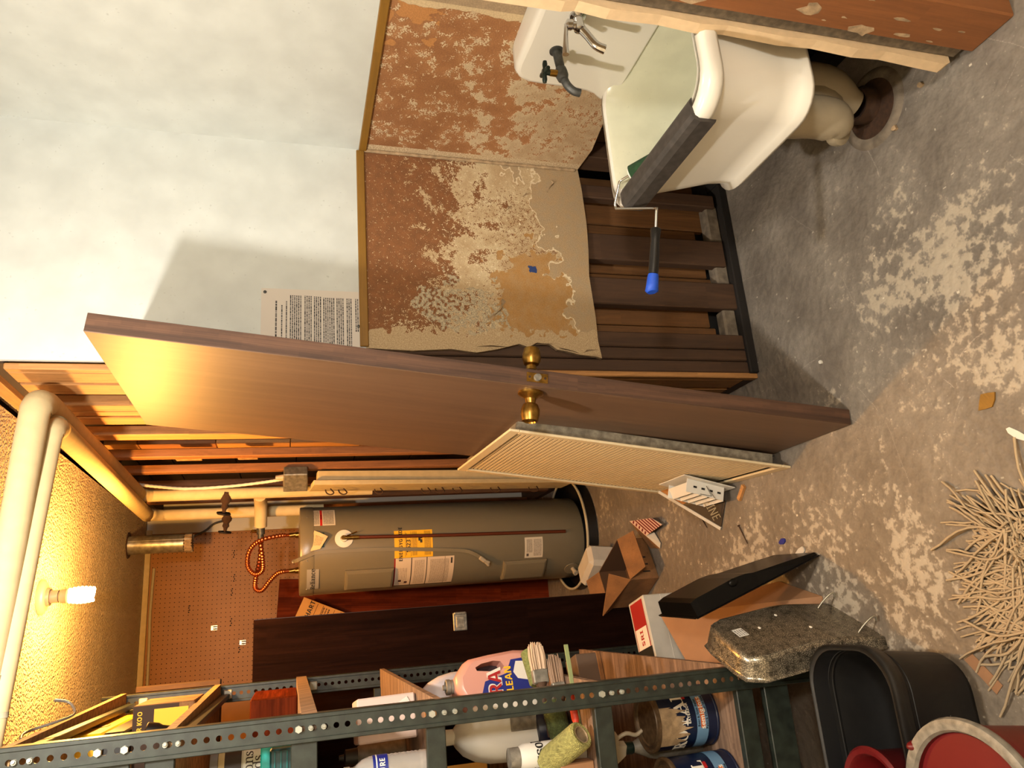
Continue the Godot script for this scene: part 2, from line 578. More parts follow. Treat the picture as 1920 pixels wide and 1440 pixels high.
func room():
	# floor with its own map of plaster smears and scratches
	var fm := mat(Color(1, 1, 1), 0.55, 0, T.floor)
	relief(fm, T.floor_h, 0.25)
	var m := B()
	var uvf = func(x, z): return Vector2((x - FX0) / (FX1 - FX0), (z - FZ0) / (FZ1 - FZ0))
	m.quad(Vector3(-0.95, 0, -5.0), Vector3(2.5, 0, -5.0), Vector3(2.5, 0, 1.8), Vector3(-0.95, 0, 1.8), Vector3.UP, [uvf.call(-0.95, -5.0), uvf.call(2.5, -5.0), uvf.call(2.5, 1.8), uvf.call(-0.95, 1.8)])
	m.span(Vector3(-0.95, -0.12, -5.0), Vector3(2.5, -0.002, 1.8))
	struct("floor", m, fm)
	# ceiling: two boards with the open slot over the stud wall, and an added cover above to block light
	var c = struct("ceiling")
	put("drywall_panel", sp(Vector3(-0.95, 2.355, -5.0), Vector3(0.705, 2.372, 1.8)), M.ceiling, c)
	put("drywall_panel", sp(Vector3(0.74, 2.36, -5.0), Vector3(2.5, 2.377, 1.8)), M.ceiling, c)
	put("light_cover", sp(Vector3(-0.95, 2.44, -5.0), Vector3(2.5, 2.50, 1.8)), M.oldwood, c)  # added cover, keeps light out of the slot
	# back wall of the sink alcove
	var w = struct("wall_back")
	put("upper_board", sp(Vector3(0.744, 1.336, -2.134), Vector3(1.50, 2.36, -2.12), 0.001), M.white_wall, w)
	var pm := mat(Color(1, 1, 1), 0.85, 0, T.peel_back, Vector3(1, 1, 1))
	relief(pm, T.peel_back_h, 0.18)
	m = B()
	var poly := PackedVector2Array([Vector2(1.492, 1.336), Vector2(0.797, 1.336), Vector2(0.792, 1.20), Vector2(0.80, 1.08), Vector2(0.790, 1.0), Vector2(0.803, 0.93), Vector2(0.822, 0.86), Vector2(0.812, 0.83), Vector2(0.828, 0.80), Vector2(0.822, 0.755), Vector2(0.806, 0.735), Vector2(0.800, 0.70), Vector2(0.79, 0.66), Vector2(0.784, 0.60), Vector2(0.779, 0.583), Vector2(0.84, 0.590), Vector2(0.92, 0.588), Vector2(1.07, 0.594), Vector2(1.17, 0.585), Vector2(1.27, 0.580), Vector2(1.40, 0.583), Vector2(1.492, 0.590)])
	var ix = Geometry2D.triangulate_polygon(poly)
	for i in range(0, ix.size(), 3):
		var q = [poly[ix[i]], poly[ix[i + 1]], poly[ix[i + 2]]]
		var p3 = []
		var uv = []
		for p in q:
			p3.append(Vector3(p.x, p.y, -2.12))
			uv.append(Vector2((p.x - 0.79) / 0.70, (1.336 - p.y) / 0.756))
		m.tri(p3[0], p3[1], p3[2], Vector3.BACK, uv[0], uv[1], uv[2])
	put("lower_board", m, pm, w)
	m = B()
	m.prism(poly, -2.133, -2.1205)
	put("board_core", m, M.plaster, w)
	for q in [[0.80, 0.63, 0.06, 0.022, 0.2], [0.806, 0.70, 0.07, 0.018, -0.3], [0.82, 0.79, 0.08, 0.016, 0.1], [0.81, 0.95, 0.12, 0.012, 0.0], [0.93, 0.92, 0.09, 0.022, 0.9], [1.40, 0.70, 0.05, 0.02, 1.1], [1.30, 0.86, 0.035, 0.016, 0.5], [1.36, 0.79, 0.05, 0.014, 0.3]]:
		# curled flaps of torn paper
		m = B()
		var o = Vector3(q[0], q[1], -2.1195)
		m.grid(8, 4, func(u, v):
			var s = u - 0.5
			return o + Vector3(s * q[2] * cos(q[4] + PI / 2) + v * q[3] * sin(q[4]) * 0.6, s * q[2] * sin(q[4] + PI / 2) * 1.0 + v * q[3] * 0.5 * cos(q[4] * 3.0 + s * 6.0), 0.0006 + v * v * 0.012 * (1.0 - 2.0 * abs(s))))
		put("paper_flap", m, M.plaster, w)
	# open stud bay under the torn board
	for q in [[1.385, 1.437, 0.05], [1.147, 1.246, 0.045], [0.981, 1.079, 0.022], [0.829, 0.882, 0.02], [0.786, 0.826, 0.012], [0.742, 0.783, 0.0]]:
		put("stud", sp(Vector3(q[0], q[2], -2.176), Vector3(q[1], 1.30, -2.136), 0.004), M.oldwood, w)
	for i in 8:
		var x = 0.74 + i * 0.096
		put("plank", sp(Vector3(x, 0.075 + 0.02 * (i % 3), -2.222), Vector3(x + 0.093, 1.30, -2.196), 0.003), M.plank, w)
	put("sill_plate", sp(Vector3(0.74, 0.0, -2.20), Vector3(1.48, 0.034, -2.122), 0.004), M.darksill, w)
	put("footing_block", sp(Vector3(1.08, 0.034, -2.20), Vector3(1.40, 0.085, -2.150), 0.006), M.grey_stone, w)
	put("footing_block", sp(Vector3(0.88, 0.034, -2.20), Vector3(0.985, 0.085, -2.150), 0.006), M.grey_stone, w)
	put("backing", sp(Vector3(0.83, 0.0, -2.30), Vector3(1.50, 2.44, -2.23)), M.dark, w)
	# right wall of the alcove
	w = struct("wall_right")
	put("upper_board", sp(Vector3(1.48, 1.336, -2.134), Vector3(1.494, 2.36, -1.16), 0.001), M.white_wall, w)
	var rm := mat(Color(1, 1, 1), 0.85, 0, T.peel_right)
	relief(rm, T.peel_right_h, 0.18)
	poly = PackedVector2Array([Vector2(-2.134, 1.336), Vector2(-1.16, 1.336), Vector2(-1.16, 0.56), Vector2(-1.60, 0.57), Vector2(-1.75, 0.608), Vector2(-1.88, 0.598), Vector2(-2.0, 0.583), Vector2(-2.134, 0.592)])
	m = B()
	ix = Geometry2D.triangulate_polygon(poly)
	for i in range(0, ix.size(), 3):
		var p3 = []
		var uv = []
		for k in 3:
			var p = poly[ix[i + k]]
			p3.append(Vector3(1.48, p.y, p.x))
			uv.append(Vector2((p.x + 2.12) / 0.95, (1.336 - p.y) / 0.756))
		m.tri(p3[0], p3[1], p3[2], Vector3.LEFT, uv[0], uv[1], uv[2])
	put("lower_board", m, rm, w)
	m = B()
	m.prism(poly, -1.4805, -1.494, Transform3D(Basis(Vector3(0, 0, 1), Vector3(0, 1, 0), Vector3(-1, 0, 0)), Vector3.ZERO))
	put("board_core", m, M.plaster, w)
	put("corner_bead", sp(Vector3(1.470, 0.60, -2.12), Vector3(1.48, 1.33, -2.110), 0.003), M.plaster, w)
	for z in [-2.10, -1.72, -1.34]:
		put("stud", sp(Vector3(1.496, 0.0, z - 0.04), Vector3(1.56, 1.30, z + 0.04), 0.003), M.oldwood, w)
	for i in 5:
		put("plank", sp(Vector3(1.565, 0.06, -2.2 + i * 0.21), Vector3(1.585, 1.30, -1.995 + i * 0.21), 0.003), M.oldwood, w)
	put("sill_plate", sp(Vector3(1.482, 0.0, -2.2), Vector3(1.56, 0.035, -1.16), 0.003), M.darksill, w)
	put("backing", sp(Vector3(1.59, 0.0, -2.30), Vector3(1.66, 2.44, -1.0)), M.dark, w)
	# yellow strips over the joint
	struct("trim_1", sp(Vector3(0.80, 1.329, -2.121), Vector3(1.474, 1.354, -2.112), 0.002), M.yellow_trim)
	struct("trim_2", sp(Vector3(1.470, 1.322, -2.112), Vector3(1.481, 1.346, -1.165), 0.002), M.yellow_trim)
	# near end of the alcove: cut wall board and a painted post
	w = struct("wall_near")
	m = B()
	m.prism(PackedVector2Array([Vector2(1.190, 0.035), Vector2(1.60, 0.03), Vector2(1.60, 2.36), Vector2(1.184, 2.36), Vector2(1.190, 1.45), Vector2(1.183, 1.40), Vector2(1.187, 1.02), Vector2(1.194, 0.99), Vector2(1.186, 0.92), Vector2(1.192, 0.80), Vector2(1.185, 0.71), Vector2(1.193, 0.64), Vector2(1.187, 0.50), Vector2(1.193, 0.41), Vector2(1.186, 0.30), Vector2(1.192, 0.22), Vector2(1.185, 0.12), Vector2(1.181, 0.05)]), -1.158, -1.130)
	put("wall_board", m, mat(Color(0.84, 0.74, 0.60), 0.95, 0, T.paint, Vector3(4, 4, 4), true), w)
	put("wall_board", sp(Vector3(1.206, 0.02, -1.130), Vector3(1.60, 2.36, -1.100), 0.002), mat(Color(0.44, 0.39, 0.32), 0.95, 0, T.grime, Vector3(5, 5, 5), true), w)  # set back; its shadow is put into the darker grey
	put("post", sp(Vector3(1.196, 0.0, -1.098), Vector3(1.60, 2.36, -0.98), 0.004), mat(Color(0.62, 0.40, 0.22), 0.6, 0, T.soft, Vector3(0.8, 2, 1)), w)
	rng.seed = 5
	for k in 26:
		# flakes of old paint left on the post
		var y = rng.randf_range(0.05, 1.0)
		var z = rng.randf_range(-1.09, -1.0)
		var s = rng.randf_range(0.003, 0.012) * (2.6 if k < 5 else 1.0)
		m = B()
		var pl := PackedVector2Array()
		for j in 9:
			var a = TAU * j / 9
			pl.append(Vector2(cos(a) * s * rng.randf_range(0.5, 1.2) * (1.0 if k < 5 else 0.5), sin(a) * s * rng.randf_range(0.9, 2.6)))
		m.prism(pl, 0.0, 0.0012, Transform3D(Basis(Vector3(0, 0, 1), Vector3(0, 1, 0), Vector3(-1, 0, 0)), Vector3(1.1965, y, z)))
		put("paint_flake", m, M.plaster, w)
	# stud wall between the alcove and the heater bay
	w = struct("wall_partition")
	var X = 0.724
	put("end_stud", sp(Vector3(X, 0.0, -2.165), Vector3(0.742, 2.27, -2.136), 0.003), M.pine, w)
	var st = [[-2.252, -2.166, M.pine], [-2.364, -2.270, M.pine], [-2.545, -2.476, M.pine], [-2.598, -2.549, M.pine], [-2.708, -2.618, M.pine], [-2.928, -2.850, M.pine], [-3.259, -3.212, M.redpine], [-3.56, -3.512, M.redpine], [-3.92, -3.87, M.redpine], [-4.36, -4.31, M.redpine], [-4.80, -4.75, M.redpine]]
	for q in st:
		var x1 = 0.759
		put("stud", sp(Vector3(X, 0.04, q[0]), Vector3(x1, 2.27, q[1]), 0.003), q[2], w)
	put("spacer_block", sp(Vector3(X + 0.004, 1.90, -3.310), Vector3(0.759, 2.0, -3.26), 0.002), M.chipboard, w)
	put("spacer_block", sp(Vector3(X + 0.004, 1.68, -3.310), Vector3(0.759, 1.76, -3.26), 0.002), M.chipboard, w)
	for i in 8:
		put("sheathing_board", sp(Vector3(0.890, 0.02 + i * 0.3, -4.88), Vector3(0.904, 0.315 + i * 0.3, -2.95), 0.002), M.sheath, w)
		put("lath_board", sp(Vector3(0.796, 0.02 + i * 0.3 + 0.03, -3.40), Vector3(0.812, 0.317 + i * 0.3 + 0.03, -3.285), 0.002), M.pine if i % 3 else M.redpine, w)
	put("back_board", sp(Vector3(0.815, 0.02, -2.93), Vector3(0.829, 2.35, -2.15)), mat(Color(0.36, 0.25, 0.22), 0.9), w)
	put("bottom_plate", sp(Vector3(X, 0.0, -4.88), Vector3(0.88, 0.04, -2.166), 0.003), M.oldwood, w)
	put("top_plate", sp(Vector3(X + 0.018, 2.27, -4.88), Vector3(0.88, 2.312, -2.14), 0.003), M.sheath, w)
	put("top_plate", sp(Vector3(X, 2.312, -4.88), Vector3(0.88, 2.35, -2.14), 0.003), M.pine, w)
	put("backing", sp(Vector3(0.905, 0.0, -4.9), Vector3(0.97, 2.44, -2.31)), M.dark, w)
	# far wall behind the heater
	w = struct("wall_far")
	put("wall_board", sp(Vector3(-0.95, 0.0, -4.99), Vector3(0.97, 2.44, -4.905)), M.cream, w)
	put("white_board", sp(Vector3(0.637, 0.0, -4.903), Vector3(0.813, 2.353, -4.880), 0.001), M.white, w)
	struct("trim_3", sp(Vector3(-0.6, 2.322, -4.876), Vector3(0.66, 2.353, -4.858), 0.003), M.lagging)
	# side and rear walls close the cellar
	struct("wall_left", sp(Vector3(-0.95, 0.0, -4.9), Vector3(-0.85, 2.44, 1.8)), M.cream)
	struct("wall_front", sp(Vector3(-0.95, 0.0, 1.7), Vector3(2.5, 2.44, 1.8)), M.cream)
	struct("wall_side", sp(Vector3(2.4, 0.0, -1.1), Vector3(2.5, 2.44, 1.8)), M.cream)
	struct("wall_near", sp(Vector3(1.60, 0.0, -1.158), Vector3(2.45, 2.44, -0.98)), M.cream)

func make_textures():
	var S = 512
	# wood grain, grey: long along u
	var gr = field(noise(FastNoiseLite.TYPE_SIMPLEX, 0.02, 4, 3), S, S)
	var fine = field(noise(FastNoiseLite.TYPE_SIMPLEX, 0.11, 2, 4), S, S)
	var d := PackedByteArray()
	d.resize(S * S * 3)
	for y in S:
		for x in S:
			var warp = gr[(x / 5 + ((y / 3) % S) * S) % (S * S)] * 0.10
			var a = gr[(x / 14) + int(y + warp) % S * S] / 255.0
			var b = fine[(x / 18) + ((y * 2 + 37) % S) * S] / 255.0
			var ring = 0.5 + 0.5 * sin(y * 0.20 + gr[(x / 8) + (y / 4) * S] * 0.13)
			var v = 0.70 + 0.16 * (a - 0.5) * 2.0 + 0.10 * (b - 0.5) * 2.0 + 0.10 * (ring - 0.5)
			var i = (y * S + x) * 3
			d[i] = int(clampf(v + 0.06, 0, 1) * 255)
			d[i + 1] = int(clampf(v, 0, 1) * 247)
			d[i + 2] = int(clampf(v - 0.04, 0, 1) * 240)
	T.grain = tex_of(Image.create_from_data(S, S, false, Image.FORMAT_RGB8, d))
	var d0 = d.duplicate()
	for i in S * S * 3: d[i] = int(lerp(float(d0[i]), 212.0, 0.45))
	T.wood = tex_of(Image.create_from_data(S, S, false, Image.FORMAT_RGB8, d))
	for i in S * S * 3: d[i] = int(lerp(float(d0[i]), 205.0, 0.72))
	T.soft = tex_of(Image.create_from_data(S, S, false, Image.FORMAT_RGB8, d))
	# soft dirt and mildew for painted walls, near white
	var n1 = noise(FastNoiseLite.TYPE_SIMPLEX, 0.012, 4, 11)
	var n2 = noise(FastNoiseLite.TYPE_SIMPLEX, 0.09, 2, 12)
	var f1 = n1.get_seamless_image(S, S)
	var f2 = n2.get_seamless_image(S, S)
	f1.convert(Image.FORMAT_L8); f2.convert(Image.FORMAT_L8)
	var g1 = f1.get_data()
	var g2 = f2.get_data()
	for i in S * S:
		var v = 0.93 + 0.07 * (g1[i] / 255.0)
		if g2[i] > 236 and g1[i] > 140: v -= 0.09
		d[i * 3] = int(v * 255); d[i * 3 + 1] = int(v * 254); d[i * 3 + 2] = int(v * 250)
	T.paint = tex_of(Image.create_from_data(S, S, false, Image.FORMAT_RGB8, d))
	# grime: dark and light blotches for metal and plastics
	for i in S * S:
		var v = 0.66 + 0.34 * (g1[i] / 255.0)
		if g2[i] > 226: v += 0.35
		elif g2[i] > 205: v -= 0.12
		v = clampf(v, 0, 1)
		d[i * 3] = int(v * 255); d[i * 3 + 1] = int(v * 253); d[i * 3 + 2] = int(v * 248)
	T.grime = tex_of(Image.create_from_data(S, S, false, Image.FORMAT_RGB8, d))
	# heavily paint-splattered
	for i in S * S:
		var v = 0.30 + 0.25 * (g1[i] / 255.0)
		if g2[i] > 168 and g1[i] > 70: v += 0.5
		v = clampf(v, 0, 1)
		d[i * 3] = int(v * 255); d[i * 3 + 1] = int(v * 250); d[i * 3 + 2] = int(v * 240)
	T.splat = tex_of(Image.create_from_data(S, S, false, Image.FORMAT_RGB8, d))
	var hs = noise(FastNoiseLite.TYPE_SIMPLEX, 0.035, 3, 21).get_seamless_image(S, S)
	T.bump = tex_of(hs)
	peel_back()
	peel_right()
	floor_tex()

func mix3(a: Color, b: Color, t: float) -> Color: return a.lerp(b, clampf(t, 0, 1))

func peel_back():
	# lower back wall: torn wallpaper and old paint, 0.70 m wide and 0.75 m high
	var W = 720
	var H = 780
	var A = field(noise(FastNoiseLite.TYPE_SIMPLEX, 0.045, 4, 31), W, H)
	var L = field(noise(FastNoiseLite.TYPE_SIMPLEX, 0.008, 4, 32), W, H)
	var F = field(noise(FastNoiseLite.TYPE_SIMPLEX, 0.16, 2, 33), W, H)
	var Q = field(noise(FastNoiseLite.TYPE_SIMPLEX, 0.02, 3, 34), W, H)
	var d := PackedByteArray()
	d.resize(W * H * 3)
	var hd := PackedByteArray()
	hd.resize(W * H)
	var brown = Color(0.50, 0.325, 0.18)
	var cream = Color(0.76, 0.70, 0.57)
	var tan = Color(0.63, 0.53, 0.39)
	var ochre = Color(0.62, 0.45, 0.23)
	var grey = Color(0.46, 0.42, 0.35)
	for y in H:
		var t = y / float(H)
		for x in W:
			var s = x / float(W)
			var i = y * W + x
			var l = L[i] / 255.0 - 0.5
			var a = A[i] / 255.0
			var f = F[i] / 255.0
			var q = Q[i] / 255.0 - 0.5
			# how much of the cream coat is left
			var cov = 0.27 + 0.42 * smoothstep(0.30, 0.52, t + l * 0.7)
			cov += 0.26 * smoothstep(0.32, 0.05, s + l * 0.3) * smoothstep(0.02, 0.2, t)
			cov += 0.22 * exp(-pow((s - 0.45) / 0.25, 2) - pow((t - 0.45) / 0.13, 2))
			cov += 0.25 * smoothstep(0.72, 0.95, s) * smoothstep(0.2, 0.5, t)
			var h = 0.3
			var c = mix3(brown, brown * 0.86, q + 0.5)
			var v = a * 0.5 + f * 0.5
			if v > 1.0 - cov * 0.92:
				c = mix3(cream, tan, 0.35 + l * 1.2 + 0.5 * smoothstep(0.5, 0.8, t))
				h = 0.62
				if a > 0.80: c = mix3(c, Color(0.84, 0.79, 0.68), 0.6)
			# bare backing paper low on the left
			var e = Vector2((s - 0.24) / 0.34, (t - 0.70) / 0.21).length() + l * 0.9 + q * 0.25
			if e < 0.78:
				c = mix3(ochre, tan, 0.25 + 0.5 * q + 0.3 * f)
				if f > 0.84: c = c.darkened(0.25)
				h = 0.45
			# stained plaster
			var e2 = Vector2((s - 0.22) / 0.22, (t - 0.40) / 0.28).length() + l * 0.8
			if e2 < 0.62 and a > 0.42:
				c = mix3(grey, cream, a * 0.9 + (f - 0.5) * 0.6)
				h = 0.5 + 0.3 * a
			# whole sheet along the bottom and right
			var e3 = t + (s - 0.5) * 0.22 + l * 0.32
			if e3 > 0.80 and e >= 0.78:
				c = mix3(tan, Color(0.60, 0.53, 0.42), q + 0.5)
				if e3 < 0.82: c = Color(0.80, 0.74, 0.62)
				h = 0.8
			if s < 0.10 + q * 0.08:
				c = mix3(tan, cream, f * 0.6)
				h = 0.7
			if absf(s - 0.42) < 0.018 + q * 0.02 and absf(t - 0.72) < 0.016 + q * 0.02:
				c = Color(0.14, 0.22, 0.42)
			c = c * (0.94 + 0.12 * f)
			d[i * 3] = int(clampf(c.r, 0, 1) * 255); d[i * 3 + 1] = int(clampf(c.g, 0, 1) * 255); d[i * 3 + 2] = int(clampf(c.b, 0, 1) * 255)
			hd[i] = int(clampf(h + (f - 0.5) * 0.25, 0, 1) * 255)
	T.peel_back = tex_of(Image.create_from_data(W, H, false, Image.FORMAT_RGB8, d))
	T.peel_back_h = tex_of(Image.create_from_data(W, H, false, Image.FORMAT_L8, hd))

func peel_right():
	# lower right wall, 0.95 m deep (u = 0 at the corner) and 0.75 m high
	var W = 900
	var H = 720
	var A = field(noise(FastNoiseLite.TYPE_SIMPLEX, 0.030, 4, 41), W, H)
	var L = field(noise(FastNoiseLite.TYPE_SIMPLEX, 0.009, 3, 42), W, H)
	var F = field(noise(FastNoiseLite.TYPE_SIMPLEX, 0.14, 2, 43), W, H)
	var d := PackedByteArray()
	d.resize(W * H * 3)
	var hd := PackedByteArray()
	hd.resize(W * H)
	var brown = Color(0.53, 0.36, 0.215)
	var cream = Color(0.78, 0.72, 0.60)
	var tan = Color(0.66, 0.56, 0.43)
	for y in H:
		var t = y / float(H)
		for x in W:
			var s = x / float(W)
			var i = y * W + x
			var l = L[i] / 255.0 - 0.5
			var a = A[i] / 255.0
			var f = F[i] / 255.0
			var cov = 0.36 + 0.38 * smoothstep(0.40, 0.70, t + l * 0.6) + l * 0.45
			var c = mix3(brown, Color(0.64, 0.45, 0.29), 0.25 + l + 0.8 * smoothstep(0.2, 0.7, t))
			var h = 0.3
			if a * 0.58 + f * 0.42 > 1.0 - cov * 0.90:
				c = mix3(cream, tan, 0.2 + l * 1.0 + 0.45 * smoothstep(0.45, 0.8, t))
				h = 0.65
			if s < 0.035: c = mix3(tan, cream, f); h = 0.7
			if s + t * 0.02 > 0.665 + l * 0.02:
				c = Color(0.60, 0.52, 0.41) * (0.95 + 0.1 * a)
				h = 0.9
				if s < 0.68: c = Color(0.74, 0.66, 0.52)
			elif s > 0.60 + l * 0.3 and t < 0.12 + a * 0.12: c = Color(0.66, 0.46, 0.26)
			c = c * (0.94 + 0.12 * f)
			d[i * 3] = int(clampf(c.r, 0, 1) * 255); d[i * 3 + 1] = int(clampf(c.g, 0, 1) * 255); d[i * 3 + 2] = int(clampf(c.b, 0, 1) * 255)
			hd[i] = int(clampf(h + (f - 0.5) * 0.25, 0, 1) * 255)
	T.peel_right = tex_of(Image.create_from_data(W, H, false, Image.FORMAT_RGB8, d))
	T.peel_right_h = tex_of(Image.create_from_data(W, H, false, Image.FORMAT_L8, hd))

const FX0 = -0.62
const FX1 = 1.58
const FZ0 = -4.30
const FZ1 = -0.90

func floor_tex():
	var W = 1100
	var H = 1700
	var L = field(noise(FastNoiseLite.TYPE_SIMPLEX, 0.006, 5, 51), W, H)
	var A = field(noise(FastNoiseLite.TYPE_SIMPLEX, 0.045, 4, 52), W, H)
	var R = noise(FastNoiseLite.TYPE_SIMPLEX, 0.022, 3, 53)
	R.fractal_type = FastNoiseLite.FRACTAL_RIDGED
	R.domain_warp_enabled = true
	R.domain_warp_amplitude = 22.0
	R.domain_warp_frequency = 0.012
	var G = field(R, W, H)
	var F = field(noise(FastNoiseLite.TYPE_SIMPLEX, 0.22, 2, 54), W, H)
	var spots = SPOTS
	var d := PackedByteArray()
	d.resize(W * H * 3)
	for y in H:
		var z = FZ0 + (FZ1 - FZ0) * y / H
		for x in W:
			var wx = FX0 + (FX1 - FX0) * x / W
			var i = y * W + x
			var l = L[i] / 255.0
			var a = A[i] / 255.0
			var f = F[i] / 255.0
			var c = Color(0.40, 0.375, 0.345).lerp(Color(0.50, 0.475, 0.44), clampf((l - 0.5) * 1.6 + 0.5, 0, 1))
			c = c.lerp(Color(0.44, 0.385, 0.315), clampf((0.75 - wx) * 0.7, 0, 0.65))
			c = c * (0.90 + 0.12 * a + 0.08 * f)
			var m = 0.0
			for q in spots:
				var dx = (wx - q[0]) / q[2]
				var dz = (z - q[1]) / q[2]
				var r2 = dx * dx + dz * dz
				if r2 < 4.0: m += q[3] * exp(-r2 * 1.2)
			if m > 0.03:
				var g = G[i] / 255.0
				var k = g * 0.28 + a * 0.62 + (f - 0.5) * 0.16 + (l - 0.5) * 0.5 - (1.0 - m) * 0.55
				c = c.lerp(Color(0.66, 0.62, 0.55), clampf((k - 0.20) * 6.0, 0, 0.8))
			if f > 0.93 and l > 0.48: c = c.lerp(Color(0.75, 0.72, 0.66), 0.6)
			d[i * 3] = int(clampf(c.r, 0, 1) * 255); d[i * 3 + 1] = int(clampf(c.g, 0, 1) * 255); d[i * 3 + 2] = int(clampf(c.b, 0, 1) * 255)
	var im = Image.create_from_data(W, H, false, Image.FORMAT_RGB8, d)
	var r := RandomNumberGenerator.new()
	r.seed = 77
	for k in 420:
		var s = r.randi_range(1, 3)
		im.fill_rect(Rect2i(r.randi_range(0, W - 9), r.randi_range(500, H - 9), s, r.randi_range(1, 5)), Color(0.8, 0.77, 0.7).darkened(r.randf() * 0.25))
	for k in 60:
		# trowel and boot scratches
		var p = Vector2(r.randf_range(0, W), r.randf_range(700, H))
		var v = Vector2(r.randf_range(-2, 2), r.randf_range(-2, 2))
		for j in r.randi_range(10, 60):
			p += v
			v = v.rotated(r.randf_range(-0.06, 0.06))
			if p.x > 1 and p.y > 1 and p.x < W - 2 and p.y < H - 2:
				var c = im.get_pixelv(Vector2i(p))
				im.set_pixelv(Vector2i(p), c.lerp(Color(0.75, 0.72, 0.67), 0.45))
	T.floor = tex_of(im)
	T.floor_h = tex_of(Image.create_from_data(W, H, false, Image.FORMAT_L8, A))

func loose_door():
	var o = thing("loose_door", "flat brown wood door slab off its hinges leaning against the open stud wall", "door")
	var up = Vector3(0.1145, 0.9934, 0)
	var tk = Vector3(0.9934, -0.1145, 0)
	var b = Basis(tk, up, Vector3(0, 0, 1))
	var p = Vector3(0.453, 0.006, -1.744)
	var m := B()
	m.box(p + tk * 0.0225 + up * 1.0 + Vector3(0, 0, -0.405), Vector3(0.045, 2.0, 0.806), 0.0015, b)
	put("slab", m, M.doorface, o)
	m = B()
	m.box(p + tk * 0.0225 + up * 1.0 + Vector3(0, 0, -0.001), Vector3(0.0442, 1.998, 0.003), 0.0008, b)
	put("edge_band", m, M.walnut, o).set_meta("label", "dark walnut edge strip")
	var prof = [Vector2(0.034, 0.0), Vector2(0.034, 0.005), Vector2(0.029, 0.009), Vector2(0.022, 0.012), Vector2(0.015, 0.018), Vector2(0.013, 0.030), Vector2(0.020, 0.034), Vector2(0.025, 0.048), Vector2(0.0245, 0.062), Vector2(0.021, 0.078), Vector2(0.015, 0.081), Vector2(0.013, 0.077), Vector2(0.0, 0.077)]
	for s in [-1.0, 1.0]:
		var c = p + up * 0.945 + Vector3(0, 0, -0.055) + tk * (0.0 if s < 0 else 0.045)
		var k = put("door_knob", B(), M.brass, o)
		m = B()
		m.lathe(prof.slice(4), MB.along(c, c + tk * s), 28)
		k.mesh = m.mesh()
		m = B()
		m.lathe(prof.slice(0, 5), MB.along(c, c + tk * s), 28)
		put("rosette", m, M.brass, k)
	var c = p + up * 0.945 + tk * 0.0225 + Vector3(0, 0, 0.001)
	m = B()
	m.box(c, Vector3(0.025, 0.057, 0.003), 0.0006, b)
	var lp = put("latch_plate", m, M.brass, o)
	m = B()
	m.cyl(c, c + Vector3(0, 0, 0.009), 0.0105, 0.009, 18)
	put("latch_bolt", m, M.steel, lp)
	for s in [-1.0, 1.0]:
		m = B()
		m.cyl(c + up * s * 0.021, c + up * s * 0.021 + Vector3(0, 0, 0.0028), 0.0032, 0.0032, 10)
		put("screw", m, M.rust, lp)

func return_grille():
	var o = thing("return_grille", "large cream louvred metal air grille standing against the brown door", "grille")
	var p = Vector3(0.398, 0.0, -2.052)
	var x = Vector3(0.045, 0, -0.999).normalized()
	var up = Vector3(0.138, 0.989, 0.03)
	up = (up - x * up.dot(x)).normalized()
	var n = x.cross(up)
	if n.x > 0: n = -n
	var W = 0.735
	var H = 0.945
	var b = Basis(x, up, n)
	var at = func(u, v, d): return p + x * u + up * v + n * d
	for q in [[W / 2, 0.016, W, 0.032], [W / 2, H - 0.016, W, 0.032], [0.016, H / 2, 0.032, H - 0.064], [W - 0.016, H / 2, 0.032, H - 0.064]]:
		var m := B()
		m.box(at.call(q[0], q[1], 0.004), Vector3(q[2], q[3], 0.008), 0.002, b)
		put("frame_rail", m, M.grille, o)
	var n_s = 58
	for i in n_s:
		var v = 0.040 + (H - 0.08) * (i + 0.5) / n_s
		var m := B()
		var a = Basis(x, 0.05) * b
		m.box(at.call(W / 2, v, -0.001), Vector3(W - 0.062, 0.0088, 0.0022), 0.0, a)
		put("slat", m, M.grille, o)
	var m := B()
	m.span(Vector3.ZERO, Vector3.ZERO)
	m = B()
	for q in [[W / 2, 0.05, W - 0.07, 0.003], [W / 2, H - 0.03, W - 0.07, 0.003]]:
		m.box(at.call(q[0], q[1], -0.019), Vector3(q[2], q[3], 0.034), 0.0, b)
	for u in [0.028, W - 0.028]:
		m.box(at.call(u, H / 2 + 0.01, -0.019), Vector3(0.003, H - 0.08, 0.034), 0.0, b)
	put("duct_flange", m, M.galv, o)
	m = B()
	m.box(at.call(W / 2, H / 2, -0.033), Vector3(W - 0.06, H - 0.08, 0.002), 0.0, b)
	put("slat_shade", m, M.dark, o)  # black sheet stands for shade in the gaps between slats

func rrect(x0, x1, z0, z1, r, y, seg := 6) -> Array:
	var out := []
	for q in [[x1 - r, z1 - r, 0.0], [x0 + r, z1 - r, PI / 2], [x0 + r, z0 + r, PI], [x1 - r, z0 + r, PI * 1.5]]:
		for i in seg + 1:
			var a = q[2] + PI / 2 * i / seg
			out.append(Vector3(q[0] + cos(a) * r, y, q[1] + sin(a) * r))
	return out

